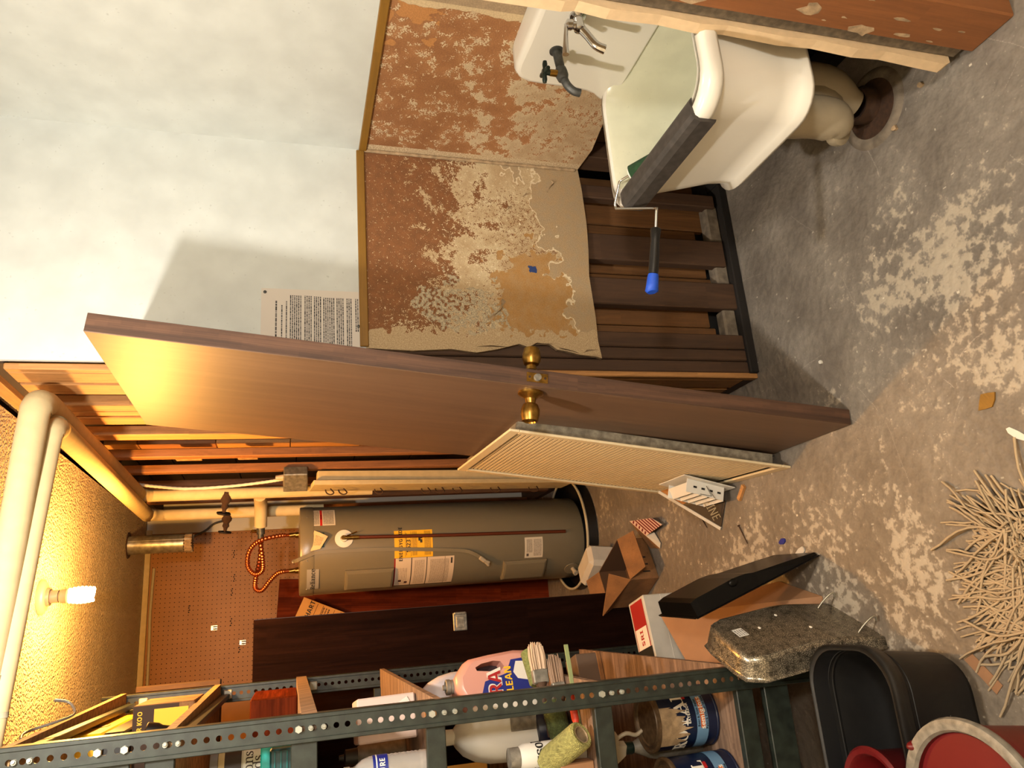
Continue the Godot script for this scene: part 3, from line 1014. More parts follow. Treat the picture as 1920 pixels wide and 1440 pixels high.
func sink():
	var o = thing("utility_sink", "white cast iron laundry sink with high splashback and grey rim guard on the right wall", "sink")
	var rs := []
	for q in [[1.100, 1.44, -1.590, -1.225, 0.07, 0.372], [1.078, 1.44, -1.612, -1.203, 0.08, 0.374], [1.072, 1.44, -1.618, -1.197, 0.08, 0.388], [1.085, 1.44, -1.604, -1.211, 0.08, 0.400], [1.079, 1.44, -1.608, -1.207, 0.08, 0.46], [1.060, 1.44, -1.626, -1.189, 0.08, 0.56], [1.045, 1.44, -1.640, -1.176, 0.08, 0.645], [1.040, 1.44, -1.645, -1.171, 0.08, 0.655], [1.022, 1.445, -1.664, -1.152, 0.085, 0.657], [1.016, 1.45, -1.670, -1.146, 0.088, 0.668], [1.016, 1.45, -1.670, -1.146, 0.088, 0.690], [1.022, 1.447, -1.664, -1.152, 0.085, 0.700], [1.040, 1.435, -1.648, -1.168, 0.08, 0.704], [1.058, 1.415, -1.634, -1.182, 0.075, 0.701]]:
		rs.append(rrect(q[0], q[1], q[2], q[3], q[4], q[5]))
	var m := B()
	m.rings(rs, true, false)
	put("basin", m, M.enamel, o)
	rs = []
	for q in [[1.058, 1.415, -1.634, -1.182, 0.075, 0.701], [1.066, 1.409, -1.626, -1.190, 0.075, 0.690], [1.078, 1.404, -1.612, -1.204, 0.08, 0.60], [1.098, 1.400, -1.590, -1.226, 0.08, 0.47], [1.110, 1.392, -1.578, -1.238, 0.08, 0.44], [1.140, 1.37, -1.55, -1.266, 0.07, 0.425]]:
		rs.append(rrect(q[0], q[1], q[2], q[3], q[4], q[5]))
	m = B()
	m.rings(rs, false, true)
	put("bowl", m, M.enamel_in, o)
	# splashback with the swept shoulders
	var side = [Vector2(0.262, 0.66), Vector2(0.260, 0.690), Vector2(0.250, 0.708), Vector2(0.236, 0.728), Vector2(0.228, 0.755), Vector2(0.224, 0.80), Vector2(0.222, 0.90), Vector2(0.219, 0.935), Vector2(0.208, 0.960), Vector2(0.188, 0.976), Vector2(0.160, 0.980), Vector2(0.08, 0.980)]
	var outl := []
	for q in side: outl.append(q)
	for i in range(side.size() - 1, -1, -1): outl.append(Vector2(-side[i].x, side[i].y))
	rs = []
	for q in [[1.478, 0.0], [1.418, 0.0], [1.408, 0.003], [1.401, 0.009], [1.398, 0.018]]:
		var ring := []
		for v in outl:
			var d = Vector2(v.x, v.y - 0.80)
			var k = 1.0 - q[1] / max(d.length(), 0.05)
			ring.append(Vector3(q[0], 0.80 + d.y * k, -1.408 - d.x * k))
		rs.append(ring)
	m = B()
	m.rings(rs, true, true)
	put("splashback", m, M.enamel, o)
	# rim guard folded over the front edge
	m = B()
	m.prism(PackedVector2Array([Vector2(1.018, 0.648), Vector2(1.010, 0.652), Vector2(1.008, 0.690), Vector2(1.014, 0.704), Vector2(1.026, 0.710), Vector2(1.056, 0.710), Vector2(1.068, 0.704), Vector2(1.072, 0.680), Vector2(1.066, 0.680), Vector2(1.062, 0.698), Vector2(1.03, 0.702), Vector2(1.018, 0.692)]), -1.600, -1.222)
	put("rim_guard", m, M.rubber, o).set_meta("label", "grey paint-scuffed guard over the front rim")
	# galvanised tap with a green cross handle
	var f = Vector3(1.40, 0.893, -1.492)
	m = B()
	m.lathe([Vector2(0.019, 0), Vector2(0.019, 0.004), Vector2(0.012, 0.006), Vector2(0.0115, 0.055), Vector2(0.014, 0.058), Vector2(0.0155, 0.066), Vector2(0.0165, 0.080), Vector2(0.013, 0.092), Vector2(0.0, 0.097)], MB.along(f, f + Vector3(-1, -0.10, 0.0)), 18)
	m.tube(curve([f + Vector3(-0.080, -0.010, 0), f + Vector3(-0.105, -0.018, 0.0), f + Vector3(-0.122, -0.034, 0), f + Vector3(-0.126, -0.052, 0)], 4), 0.0105, 12)
	var t = put("tap", m, M.greymetal, o)
	t.set_meta("label", "grey galvanised tap with a dark green cross handle")
	var h = f + Vector3(-0.074, -0.006, 0)
	m = B()
	m.cyl(h, h + Vector3(0, 0.032, 0), 0.0095, 0.0085, 12)
	put("bonnet", m, M.brass, t)
	m = B()
	m.cyl(h + Vector3(0, 0.032, 0), h + Vector3(0, 0.052, 0), 0.008, 0.007, 10)
	for a in [0.3, 0.3 + PI / 2]:
		var d = Vector3(cos(a), 0, sin(a)) * 0.028
		m.tube([h + Vector3(0, 0.045, 0) - d, h + Vector3(0, 0.045, 0) - d * 0.7, h + Vector3(0, 0.045, 0), h + Vector3(0, 0.045, 0) + d * 0.7, h + Vector3(0, 0.045, 0) + d], [0.005, 0.0068, 0.0045, 0.0068, 0.005], 10)
	put("cross_handle", m, M.green, t)
	# chrome lever tap
	f = Vector3(1.40, 0.880, -1.368)
	m = B()
	m.lathe([Vector2(0.022, 0), Vector2(0.020, 0.006), Vector2(0.012, 0.010), Vector2(0.013, 0.03), Vector2(0.014, 0.045), Vector2(0.0, 0.052)], MB.along(f, f + Vector3(-1, 0, 0)), 18)
	m.tube(curve([f + Vector3(-0.035, 0, 0), f + Vector3(-0.060, -0.02, 0), f + Vector3(-0.085, -0.038, 0), f + Vector3(-0.094, -0.060, 0)], 4), [0.012, 0.0115, 0.011, 0.0108, 0.0105, 0.0105, 0.0105, 0.0105, 0.0108, 0.011, 0.0112, 0.0115, 0.0118], 14)
	t = put("tap", m, M.chrome, o)
	t.set_meta("label", "chrome tap with a long lever")
	m = B()
	m.lathe([Vector2(0.010, 0), Vector2(0.010, 0.012), Vector2(0.013, 0.014), Vector2(0.013, 0.026), Vector2(0.004, 0.030)], MB.along(f + Vector3(-0.034, 0.006, 0), f + Vector3(-0.034, 0.06, 0)), 16)
	put("bonnet", m, M.chrome, t)
	m = B()
	var l0 = f + Vector3(-0.034, 0.034, 0)
	m.tube([l0, l0 + Vector3(-0.03, 0.002, -0.006), l0 + Vector3(-0.078, 0.004, -0.014)], [0.0048, 0.0055, 0.0085], 12)
	put("lever", m, M.chrome, t)
	# pedestal trap
	m = B()
	m.tube(curve([Vector3(1.335, 0.385, -1.43), Vector3(1.335, 0.29, -1.43), Vector3(1.345, 0.20, -1.43), Vector3(1.335, 0.12, -1.425), Vector3(1.305, 0.065, -1.425), Vector3(1.295, 0.040, -1.425)], 4), [0.085, 0.070, 0.064, 0.061, 0.060, 0.060, 0.060, 0.060, 0.060, 0.060, 0.060, 0.060, 0.058, 0.055, 0.050, 0.046, 0.042, 0.040, 0.038, 0.037, 0.036], 20)
	m.tube(curve([Vector3(1.215, 0.385, -1.43), Vector3(1.225, 0.29, -1.43), Vector3(1.235, 0.20, -1.425), Vector3(1.232, 0.13, -1.428), Vector3(1.222, 0.105, -1.45)], 4), [0.075, 0.066, 0.060, 0.058, 0.057, 0.057, 0.058, 0.058, 0.058, 0.058, 0.058, 0.058, 0.056, 0.053, 0.050, 0.047, 0.044], 20)
	m.blob(Vector3(1.285, 0.17, -1.425), Vector3(0.07, 0.085, 0.045), Basis(), 8)
	var tr = put("trap", m, M.trap, o)
	m = B()
	var ca = Vector3(1.222, 0.108, -1.452)
	m.lathe([Vector2(0.042, 0.0), Vector2(0.045, 0.012), Vector2(0.043, 0.026), Vector2(0.036, 0.029), Vector2(0.0, 0.029)], MB.along(ca, ca + Vector3(-0.45, -0.32, 0.83)), 24)
	var cp = put("cleanout_plug", m, M.trap, tr)
	m = B()
	var dv = Vector3(-0.45, -0.32, 0.83).normalized()
	m.box(ca + dv * 0.033, Vector3(0.018, 0.018, 0.012), 0.002, MB.along(ca, ca + dv).basis * Basis(Vector3.RIGHT, PI / 2))
	put("drain_outlet", m, M.trap, o)
	# floor hub
	var d = thing("floor_drain", "rust-stained round drain hub in the concrete below the sink trap", "drain")
	m = B()
	m.lathe([Vector2(0.082, 0.0), Vector2(0.082, 0.005), Vector2(0.094, 0.009), Vector2(0.103, 0.007), Vector2(0.112, 0.0)], Transform3D(Basis(), Vector3(1.272, 0, -1.408)), 40, true, false)
	put("collar", m, M.grey_stone, d)
	m = B()
	m.lathe([Vector2(0.0, 0.0015), Vector2(0.05, 0.0015), Vector2(0.082, 0.003)], Transform3D(Basis(), Vector3(1.272, 0, -1.408)), 32, true, false)
	put("rusty_seat", m, M.rust, d)
	m = B()
	m.lathe([Vector2(0.050, 0.002), Vector2(0.052, 0.030), Vector2(0.044, 0.042), Vector2(0.036, 0.040), Vector2(0.034, 0.004)], Transform3D(Basis(), Vector3(1.290, 0, -1.420)), 26, true, false)
	put("pipe_stub", m, M.rust, d)

func roller():
	var o = thing("paint_roller", "paint roller in the sink, black handle with blue taped end jutting over the rim", "paint roller")
	var a = Vector3(1.104, 0.680, -1.575)
	var b2 = Vector3(1.128, 0.545, -1.395)
	var m := B()
	m.cyl(a, b2, 0.024, 0.024, 20)
	put("nap_cover", m, mat(Color(0.13, 0.28, 0.16), 0.95, 0, T.grime, Vector3(9, 9, 9), true), o)
	m = B()
	var d = (a - b2).normalized()
	m.lathe([Vector2(0.022, 0.0), Vector2(0.022, 0.004), Vector2(0.006, 0.006), Vector2(0.0, 0.006)], MB.along(a, a + d), 20)
	put("end_cap", m, M.white, o)
	m = B()
	var g = Vector3(0.955, 0.668, -1.497)
	var h0 = Vector3(0.905, 0.670, -1.515)
	m.tube([a + d * 0.004, a + d * 0.026, a + d * 0.034 + Vector3(-0.006, 0.006, 0), Vector3(1.062, 0.713, -1.615), Vector3(1.040, 0.716, -1.628), Vector3(1.028, 0.713, -1.630), g + Vector3(0.006, 0.004, -0.01), g, g + Vector3(-0.006, 0.001, -0.003), h0], 0.0036, 10)
	put("wire_frame", m, M.chrome, o)
	m = B()
	var h1 = Vector3(0.790, 0.684, -1.535)
	var h2 = Vector3(0.748, 0.689, -1.546)
	m.tube([h0 + (h0 - h1) * 0.02, h0, h0.lerp(h1, 0.25), h0.lerp(h1, 0.6), h1], [0.012, 0.0135, 0.011, 0.0125, 0.0125], 16)
	put("handle_grip", m, M.black, o)
	m = B()
	m.tube([h1, h1.lerp(h2, 0.2), h1.lerp(h2, 0.6), h2, h2 + Vector3(-0.003, 0, 0)], [0.013, 0.0145, 0.0155, 0.017, 0.012], 9)
	put("blue_tape", m, mat(Color(0.06, 0.27, 0.70), 0.6), o)

func notice():
	var o = thing("notice", "white typed sheet pinned to the white wall behind the loose door", "notice")
	var rows := []
	rows.append([60, 250, 62, 7])
	rows.append([80, 250, 88, 5])
	rows.append([60, 260, 108, 5])
	rows += block(30, 300, 126, 178, 5, 9)
	rows += block(30, 300, 190, 218, 5, 9)
	rows += block(32, 300, 232, 262, 5, 9)
	rows += block(36, 300, 274, 322, 5, 9)
	rows += block(36, 300, 334, 364, 5, 9)
	rows += block(36, 300, 380, 405, 5, 9)
	rows += block(36, 200, 420, 436, 5, 9)
	rows += block(36, 250, 450, 470, 5, 9)
	var im = paper(340, 440, Color(0.78, 0.75, 0.71), Color(0.16, 0.16, 0.17), rows, 9)
	im.flip_x()
	var pm := mat(Color(1, 1, 1), 0.8, 0, tex_of(im))
	plate(Vector3(0.757, 1.634, -2.1192), Vector3(0.220, 0, 0), Vector3(0, -0.281, 0), "sheet", pm, o)
	for q in [[0.965, 1.624], [0.865, 1.357], [0.770, 1.62]]:
		var m := B()
		m.lathe([Vector2(0.005, 0), Vector2(0.0045, 0.0015), Vector2(0.002, 0.003), Vector2(0.0, 0.003)], MB.along(Vector3(q[0], q[1], -2.119), Vector3(q[0], q[1], -2.0)), 14)
		put("tack", m, M.greymetal, o)

func wall_marks():
	# stray nails left in the white wall
	for q in [[1.02, 1.985], [0.935, 1.755], [0.975, 2.12], [0.99, 2.125]]:
		pass

const HC = Vector3(0.405, 0, -4.0)

func on_tank(deg: float, y: float, out := 0.0) -> Vector3:
	var t = deg_to_rad(deg)
	return HC + Vector3(sin(t) * (0.216 + out), y, cos(t) * (0.216 + out))

func tank_frame(deg: float, y: float, out := 0.0) -> Transform3D:
	var t = deg_to_rad(deg)
	return Transform3D(Basis(Vector3(cos(t), 0, -sin(t)), Vector3.UP, Vector3(sin(t), 0, cos(t))), on_tank(deg, y, out))

func label_on(o: Node, deg0: float, deg1: float, y0: float, y1: float, im: Image, called: String, out := 0.0012):
	var m := mat(Color(1, 1, 1), 0.6, 0, tex_of(im))
	return drum(0.216 + out, y0, y1, deg_to_rad(deg0), deg_to_rad(deg1), HC, called, m, o)

func heater():
	var o = thing("water_heater", "tall olive-grey electric water heater with yellow energy label standing in a black pan", "water heater")
	var m := B()
	m.lathe([Vector2(0.20, 0.045), Vector2(0.213, 0.050), Vector2(0.216, 0.06), Vector2(0.216, 1.44)], Transform3D(Basis(), HC), 56)
	put("tank", m, M.tank, o)
	m = B()
	m.lathe([Vector2(0.2175, 1.436), Vector2(0.2185, 1.440), Vector2(0.2185, 1.494), Vector2(0.215, 1.500), Vector2(0.20, 1.502), Vector2(0.0, 1.508)], Transform3D(Basis(), HC), 56)
	put("top_cap", m, M.tank, o)
	for d in [-62.0, -18.0, 42.0]:
		m = B()
		m.cyl(on_tank(d, 1.468, 0.002), on_tank(d, 1.468, 0.0045), 0.004, 0.003, 8)
		put("cap_screw", m, M.steel, o)
	# two raised element covers
	for q in [[1.055, 1.290], [0.262, 0.495]]:
		m = B()
		for s in [[0.0, 0.010], [0.010, 0.016]]:
			pass
		var a0 = -64.5
		var a1 = -33.0
		var ring = func(i: float, h: float):
			var r := []
			var n = 8
			for k in n + 1: r.append(on_tank(lerp(a0 + i * 2.2, a1 - i * 2.2, k / float(n)), q[0] + i * 0.008, h))
			for k in n + 1: r.append(on_tank(lerp(a1 - i * 2.2, a0 + i * 2.2, k / float(n)), q[1] - i * 0.008, h))
			return r
		m.rings([ring.call(0.0, 0.0), ring.call(0.0, 0.012), ring.call(0.5, 0.017), ring.call(1.6, 0.020)], false, false, -1)
		m.grid(8, 1, func(u, v): return on_tank(lerp(a0 + 3.5, a1 - 3.5, u), lerp(q[0] + 0.0128, q[1] - 0.0128, v), 0.020), 1)
		put("access_panel", m, M.tank, o)
	# printed labels
	var im = paper(300, 300, Color(0.78, 0.74, 0.66), Color(0.25, 0.22, 0.2), block(20, 280, 20, 120, 5, 9) + block(20, 280, 170, 280, 5, 9), 3)
	im.fill_rect(Rect2i(0, 132, 300, 26), Color(0.70, 0.10, 0.06))
	im.fill_rect(Rect2i(100, 139, 90, 12), Color(0.35, 0.04, 0.03))
	label_on(o, 27.0, 58.0, 1.334, 1.464, im, "warning_label")
	im = paper(160, 130, Color(0.06, 0.20, 0.14), Color(0.7, 0.75, 0.68), block(16, 140, 14, 60, 8, 16) + block(16, 120, 74, 120, 4, 8), 4)
	label_on(o, -2.0, 17.0, 1.388, 1.464, im, "green_label")
	# the curled tag over it
	m = B()
	var tg = mat(Color(0.78, 0.72, 0.60), 0.8, 0, tex_of(paper(160, 200, Color(0.95, 0.92, 0.86), Color(0.5, 0.45, 0.4), block(26, 130, 40, 150, 5, 10), 6)))
	var corner = [on_tank(20.0, 1.435, 0.004), on_tank(10.0, 1.372, 0.022), on_tank(-4.0, 1.408, 0.018), on_tank(-6.0, 1.452, 0.004)]
	m.grid(6, 6, func(u, v):
		var a = corner[0].lerp(corner[1], u)
		var b = corner[3].lerp(corner[2], u)
		return a.lerp(b, v) + Vector3(0, 0, 0.010 * sin(u * PI) * (1.0 - v)))
	put("hang_tag", m, tg, o)
	im = paper(420, 420, Color(0.88, 0.66, 0.02), Color(0.16, 0.12, 0.0), block(30, 400, 196, 246, 4, 9) + block(30, 400, 330, 400, 4, 9) + [[40, 380, 128, 6], [220, 300, 280, 26]], 8)
	im.fill_rect(Rect2i(16, 118, 388, 3), Color(0.2, 0.15, 0.0))
	im.fill_rect(Rect2i(16, 180, 388, 3), Color(0.2, 0.15, 0.0))
	im.fill_rect(Rect2i(250, 262, 62, 26), Color(0.12, 0.1, 0.0))
	var yl = label_on(o, -21.0, 14.5, 0.862, 1.053, im, "energy_label")
	var xf = tank_frame(-3.2, 1.022, 0.0016)
	lett("ENERGYGUIDE", 0.0175, xf, M.ink, yl, "lettering", true, 0.217)
	lett("$523", 0.020, tank_frame(-6.0, 0.984, 0.0016), M.ink, yl, "lettering", true, 0.217)
	im = paper(420, 700, Color(0.78, 0.70, 0.60), Color(0.3, 0.26, 0.22), block(40, 300, 36, 150, 5, 18) + block(40, 390, 236, 350, 4, 11) + block(40, 390, 420, 640, 4, 9), 12)
	im.fill_rect(Rect2i(0, 0, 14, 700), Color(0.10, 0.05, 0.05))
	im.fill_rect(Rect2i(0, 0, 420, 16), Color(0.55, 0.07, 0.06))
	im.fill_rect(Rect2i(0, 196, 420, 10), Color(0.07, 0.06, 0.05))
	im.fill_rect(Rect2i(0, 374, 420, 9), Color(0.07, 0.06, 0.05))
	im.fill_rect(Rect2i(0, 590, 420, 4), Color(0.2, 0.17, 0.14))
	for q in [[60, 130], [90, 60]]:
		im.fill_rect(Rect2i(q[0], q[1], 34, 34), Color(0.2, 0.05, 0.08))
	im.fill_rect(Rect2i(330, 660, 70, 20), Color(0.15, 0.14, 0.13))
	label_on(o, -69.0, -21.5, 0.753, 1.054, im, "safety_label")
	im = paper(220, 240, Color(0.76, 0.72, 0.64), Color(0.25, 0.22, 0.2), block(60, 200, 26, 100, 5, 10) + block(20, 200, 120, 220, 5, 11), 14)
	im.fill_rect(Rect2i(18, 24, 30, 30), Color(0.3, 0.27, 0.24))
	label_on(o, -31.0, -2.9, 0.284, 0.382, im, "rating_label")
	im = Image.create(64, 64, false, Image.FORMAT_RGB8)
	im.fill(Color(0.55, 0.53, 0.50))
	var bd = label_on(o, -61.0, -29.0, 1.412, 1.4695 - 0.001, im, "badge", 0.004)
	lett("Reliance", 0.021, tank_frame(-45.0, 1.441, 0.0045), M.ink, bd, "lettering", true, 0.22, "Droid Serif")
	# relief valve with its brown discharge pipe
	m = B()
	m.lathe([Vector2(0.044, 0.0), Vector2(0.043, 0.003), Vector2(0.018, 0.006), Vector2(0.017, 0.022), Vector2(0.0, 0.024)], MB.along(on_tank(7.6, 1.295), on_tank(7.6, 1.295, 0.1)), 28)
	var rv = put("relief_valve", m, M.white, o)
	m = B()
	m.cyl(on_tank(7.6, 1.298, 0.018), on_tank(7.4, 1.225, 0.018), 0.012, 0.010, 14)
	m.cyl(on_tank(7.6, 1.30, 0.012), on_tank(7.6, 1.30, 0.030), 0.014, 0.010, 12)
	m.bar(on_tank(9.0, 1.285, 0.028), on_tank(14.0, 1.235, 0.024), 0.006, 0.003)
	put("valve_body", m, M.brass, rv)
	m = B()
	m.tube([on_tank(7.4, 1.235, 0.018), on_tank(4.7, 0.756, 0.014), on_tank(2.4, 0.16, 0.012)], 0.0085, 14)
	put("discharge_pipe", m, M.oldcopper, o)
	# drain cock
	m = B()
	m.lathe([Vector2(0.040, 0.0), Vector2(0.039, 0.002), Vector2(0.0, 0.003)], MB.along(on_tank(-54.0, 0.108), on_tank(-54.0, 0.108, 0.1)), 28)
	var dc = put("drain_cock", m, M.tank, o)
	m = B()
	m.lathe([Vector2(0.011, 0.0), Vector2(0.011, 0.03), Vector2(0.014, 0.032), Vector2(0.014, 0.045), Vector2(0.006, 0.046), Vector2(0.006, 0.040), Vector2(0.0, 0.040)], MB.along(on_tank(-54.0, 0.102), on_tank(-50.0, 0.092, 0.1)), 18)
	m.box(on_tank(-54.0, 0.086, 0.024), Vector3(0.014, 0.03, 0.014), 0.003)
	put("spout", m, M.porcelain, dc)
	# flat grey flex with a plug, strapped down the front
	m = B()
	var pts = curve([on_tank(-20.0, 1.512, -0.05), on_tank(-19.0, 1.530, -0.02), on_tank(-16.0, 1.515, 0.010), on_tank(-11.0, 1.46, 0.010), on_tank(-8.0, 1.40, 0.008), on_tank(-8.0, 1.15, 0.008), on_tank(-11.0, 0.92, 0.010), on_tank(-15.0, 0.72, 0.014), on_tank(-19.0, 0.66, 0.020), on_tank(-25.0, 0.622, 0.022)], 6)
	for i in pts.size() - 1:
		var n = (pts[i] - HC) * Vector3(1, 0, 1)
		m.bar(pts[i], pts[i + 1] + (pts[i + 1] - pts[i]) * 0.05, 0.017, 0.006, 0.0, n.normalized())
	var cb = put("power_cord", m, M.tank, o)
	m = B()
	m.bar(on_tank(-24.0, 0.628, 0.024), on_tank(-29.0, 0.600, 0.028), 0.020, 0.018, 0.004, Vector3(0, 0, 1))
	m.bar(on_tank(-29.0, 0.601, 0.028), on_tank(-35.0, 0.577, 0.028), 0.014, 0.014, 0.004, Vector3(0, 0, 1))
	m.bar(on_tank(-28.0, 0.602, 0.030), on_tank(-31.0, 0.575, 0.030), 0.012, 0.012, 0.003, Vector3(0, 0, 1))
	put("plug", m, M.porcelain, cb)
	# corrugated copper connectors from the branch pipe to the top of the tank
	for q in [[Vector3(0.487, 1.50, -3.99), [Vector3(0.487, 1.545, -3.99), Vector3(0.484, 1.60, -3.97), Vector3(0.462, 1.69, -3.95), Vector3(0.415, 1.735, -3.94), Vector3(0.345, 1.742, -3.94), Vector3(0.305, 1.712, -3.95), Vector3(0.318, 1.676, -3.96), Vector3(0.380, 1.676, -3.98), Vector3(0.470, 1.690, -4.00)]], [Vector3(0.312, 1.50, -3.99), [Vector3(0.312, 1.545, -3.99), Vector3(0.305, 1.60, -3.98), Vector3(0.268, 1.640, -3.97), Vector3(0.226, 1.675, -3.96), Vector3(0.236, 1.705, -3.96), Vector3(0.29, 1.705, -3.98), Vector3(0.38, 1.69, -4.02), Vector3(0.480, 1.685, -4.03)]]]:
		m = B()
		var c = curve(q[1], 22)
		var rs := []
		for i in c.size(): rs.append(0.0092 + (0.0030 if i % 4 < 2 else 0.0) if i > 12 else 0.0095)
		m.tube(c, rs, 10)
		var fc = put("copper_connector", m, M.copper, o)
		m = B()
		m.cyl(q[0], q[0] + Vector3(0, 0.02, 0), 0.016, 0.015, 12)
		m.cyl(q[0] + Vector3(0, 0.02, 0), q[0] + Vector3(0, 0.05, 0), 0.013, 0.012, 6)
		put("union_nut", m, M.brass, fc)
	var p = thing("drain_pan", "black plastic drain pan with a pale rim under the water heater", "pan")
	m = B()
	m.lathe([Vector2(0.0, 0.002), Vector2(0.285, 0.002), Vector2(0.300, 0.006), Vector2(0.300, 0.058), Vector2(0.294, 0.058), Vector2(0.292, 0.010), Vector2(0.0, 0.010)], Transform3D(Basis(), HC + Vector3(0.02, 0, 0.0)), 48, true, false)
	put("pan_wall", m, M.black, p)
	m = B()
	var ring := []
	for i in 60: ring.append(HC + Vector3(0.02 + cos(TAU * i / 60.0) * 0.297, 0.062, sin(TAU * i / 60.0) * 0.297))
	m.tube(ring, 0.007, 8, true)
	put("rolled_rim", m, M.lagging2, p)
	m = B()
	m.cyl(HC + Vector3(0, 0.010, 0), HC + Vector3(0, 0.050, 0), 0.185, 0.185, 32)
	put("support_ring", m, M.dark, p)

func pipes():
	# the two lagged mains: across under the ceiling, round the elbow, along the stud wall, then down
	for q in [["heating_pipe", "thick white lagged pipe crossing nearest under the ceiling and turning along the stud wall", [Vector3(-0.84, 2.19, -1.80), Vector3(0.10, 2.19, -2.052), Vector3(0.55, 2.19, -2.140), Vector3(0.625, 2.19, -2.165), Vector3(0.650, 2.191, -2.215), Vector3(0.660, 2.193, -2.40), Vector3(0.664, 2.202, -3.62), Vector3(0.664, 2.196, -3.69), Vector3(0.664, 2.165, -3.735), Vector3(0.664, 2.10, -3.745), Vector3(0.664, 1.60, -3.745), Vector3(0.664, 1.16, -3.745)], [0.034, 0.034, 0.035, 0.038, 0.037, 0.034, 0.034, 0.032, 0.029, 0.027, 0.027, 0.027]], ["heating_pipe", "slimmer lagged pipe running behind the thick one and down beside the pegboard", [Vector3(-0.84, 2.155, -1.80), Vector3(0.01, 2.155, -2.045), Vector3(0.50, 2.155, -2.180), Vector3(0.570, 2.156, -2.205), Vector3(0.594, 2.160, -2.26), Vector3(0.598, 2.168, -2.40), Vector3(0.612, 2.205, -3.86), Vector3(0.616, 2.20, -3.97), Vector3(0.620, 2.165, -4.04), Vector3(0.622, 2.09, -4.06), Vector3(0.622, 1.72, -4.06), Vector3(0.622, 1.38, -4.06)], [0.022, 0.022, 0.023, 0.028, 0.030, 0.031, 0.032, 0.031, 0.029, 0.028, 0.028, 0.028]]]:
		var o = thing(q[0], q[1], "pipe", "")
		var m := B()
		var c := []
		var rr := []
		for i in q[2].size() - 1:
			for k in 4:
				c.append(q[2][i].cubic_interpolate(q[2][i + 1], q[2][max(i - 1, 0)], q[2][min(i + 2, q[2].size() - 1)], k / 4.0))
				rr.append(lerp(q[3][i], q[3][i + 1], k / 4.0) * (1.0 + 0.015 * sin(i * 7.0 + k * 2.1)))
		c.append(q[2][-1]); rr.append(q[3][-1])
		m.tube(c, rr, 18)
		put("lagging", m, M.lagging, o)
		# bands where the jacket is lapped
		for t in [0.35, 0.60, 0.85]:
			var a = q[2][0].lerp(q[2][1], t)
			m = B()
			m.cyl(a, a + Vector3(0.012, 0, 0), q[3][0] + 0.0016, q[3][0] + 0.0016, 20)
			put("jacket_band", m, M.lagging2, o)
	var b = thing("branch_pipe", "short lagged stub and bare valve feeding the copper connectors above the heater", "pipe")
	var m := B()
	m.tube([Vector3(0.660, 1.687, -3.80), Vector3(0.655, 1.687, -3.86), Vector3(0.64, 1.687, -3.92), Vector3(0.60, 1.687, -3.96), Vector3(0.537, 1.687, -3.99)], [0.030, 0.031, 0.031, 0.031, 0.030], 16)
	put("lagging", m, M.lagging, b)
	m = B()
	m.cyl(Vector3(0.54, 1.687, -3.99), Vector3(0.500, 1.687, -4.0), 0.020, 0.020, 14)
	m.cyl(Vector3(0.500, 1.687, -4.0), Vector3(0.466, 1.687, -4.01), 0.014, 0.016, 12)
	put("bare_pipe", m, M.greymetal, b)
	m = B()
	m.cyl(Vector3(0.515, 1.70, -4.0), Vector3(0.515, 1.73, -3.99), 0.009, 0.008, 10)
	m.bar(Vector3(0.515, 1.73, -3.99), Vector3(0.475, 1.728, -3.98), 0.010, 0.003, 0.001)
	put("stop_cock", m, M.brass, b)
	# two gate valves on the risers
	for q in [[Vector3(0.645, 1.835, -3.745), Vector3(0.575, 1.846, -3.77), "gate valve with an open wheel handle on the nearer riser"], [Vector3(0.600, 1.852, -4.06), Vector3(0.540, 1.860, -4.075), "gate valve with a flat wheel handle below the first on the rear riser"]]:
		var v = thing("gate_valve", q[2], "valve", "")
		m = B()
		var d = (q[1] - q[0]).normalized()
		m.lathe([Vector2(0.020, -0.03), Vector2(0.026, -0.01), Vector2(0.024, 0.015), Vector2(0.014, 0.030), Vector2(0.017, 0.045), Vector2(0.010, 0.055), Vector2(0.006, 0.08), Vector2(0.0, 0.081)], MB.along(q[0], q[1]), 14)
		put("valve_body", m, M.rust, v)
		m = B()
		var f = MB.along(q[0] + d * 0.075, q[1] + d * 0.4)
		var ring := []
		for i in 24: ring.append(f * Vector3(cos(TAU * i / 24.0) * (0.028 + 0.002 * cos(i * TAU / 4.0)), 0, sin(TAU * i / 24.0) * (0.028 + 0.002 * cos(i * TAU / 4.0))))
		m.tube(ring, 0.0045, 8, true)
		for k in 3:
			var e = Vector3(cos(TAU * k / 6.0), 0, sin(TAU * k / 6.0)) * 0.027
			m.tube([f * e, f * (-e)], 0.003, 6)
		put("hand_wheel", m, mat(Color(0.10, 0.07, 0.06), 0.6, 0.3), v)
	# galvanised flue stub through the ceiling
	var vt = thing("flue_stub", "shiny cut-off metal flue pipe hanging from the ceiling over the heater", "pipe")
	m = B()
	m.lathe([Vector2(0.048, 2.362), Vector2(0.048, 2.085)], Transform3D(Basis(), Vector3(0.520, 0, -4.38)), 28, true, false)
	m.lathe([Vector2(0.046, 2.085), Vector2(0.046, 2.362)], Transform3D(Basis(), Vector3(0.520, 0, -4.38)), 28, true, false)
	put("duct", m, M.galv, vt)
	m = B()
	m.box(Vector3(0.535, 2.2, -4.3328), Vector3(0.004, 0.30, 0.004), 0.001)
	put("seam", m, M.galv, vt)
	m = B()
	var up := []
	for i in 40:
		var a = TAU * i / 40.0
		up.append(Vector3(0.520 + cos(a) * 0.049, 2.082 + 0.004 * sin(i * 2.7), -4.38 + sin(a) * 0.049))
	var lo := []
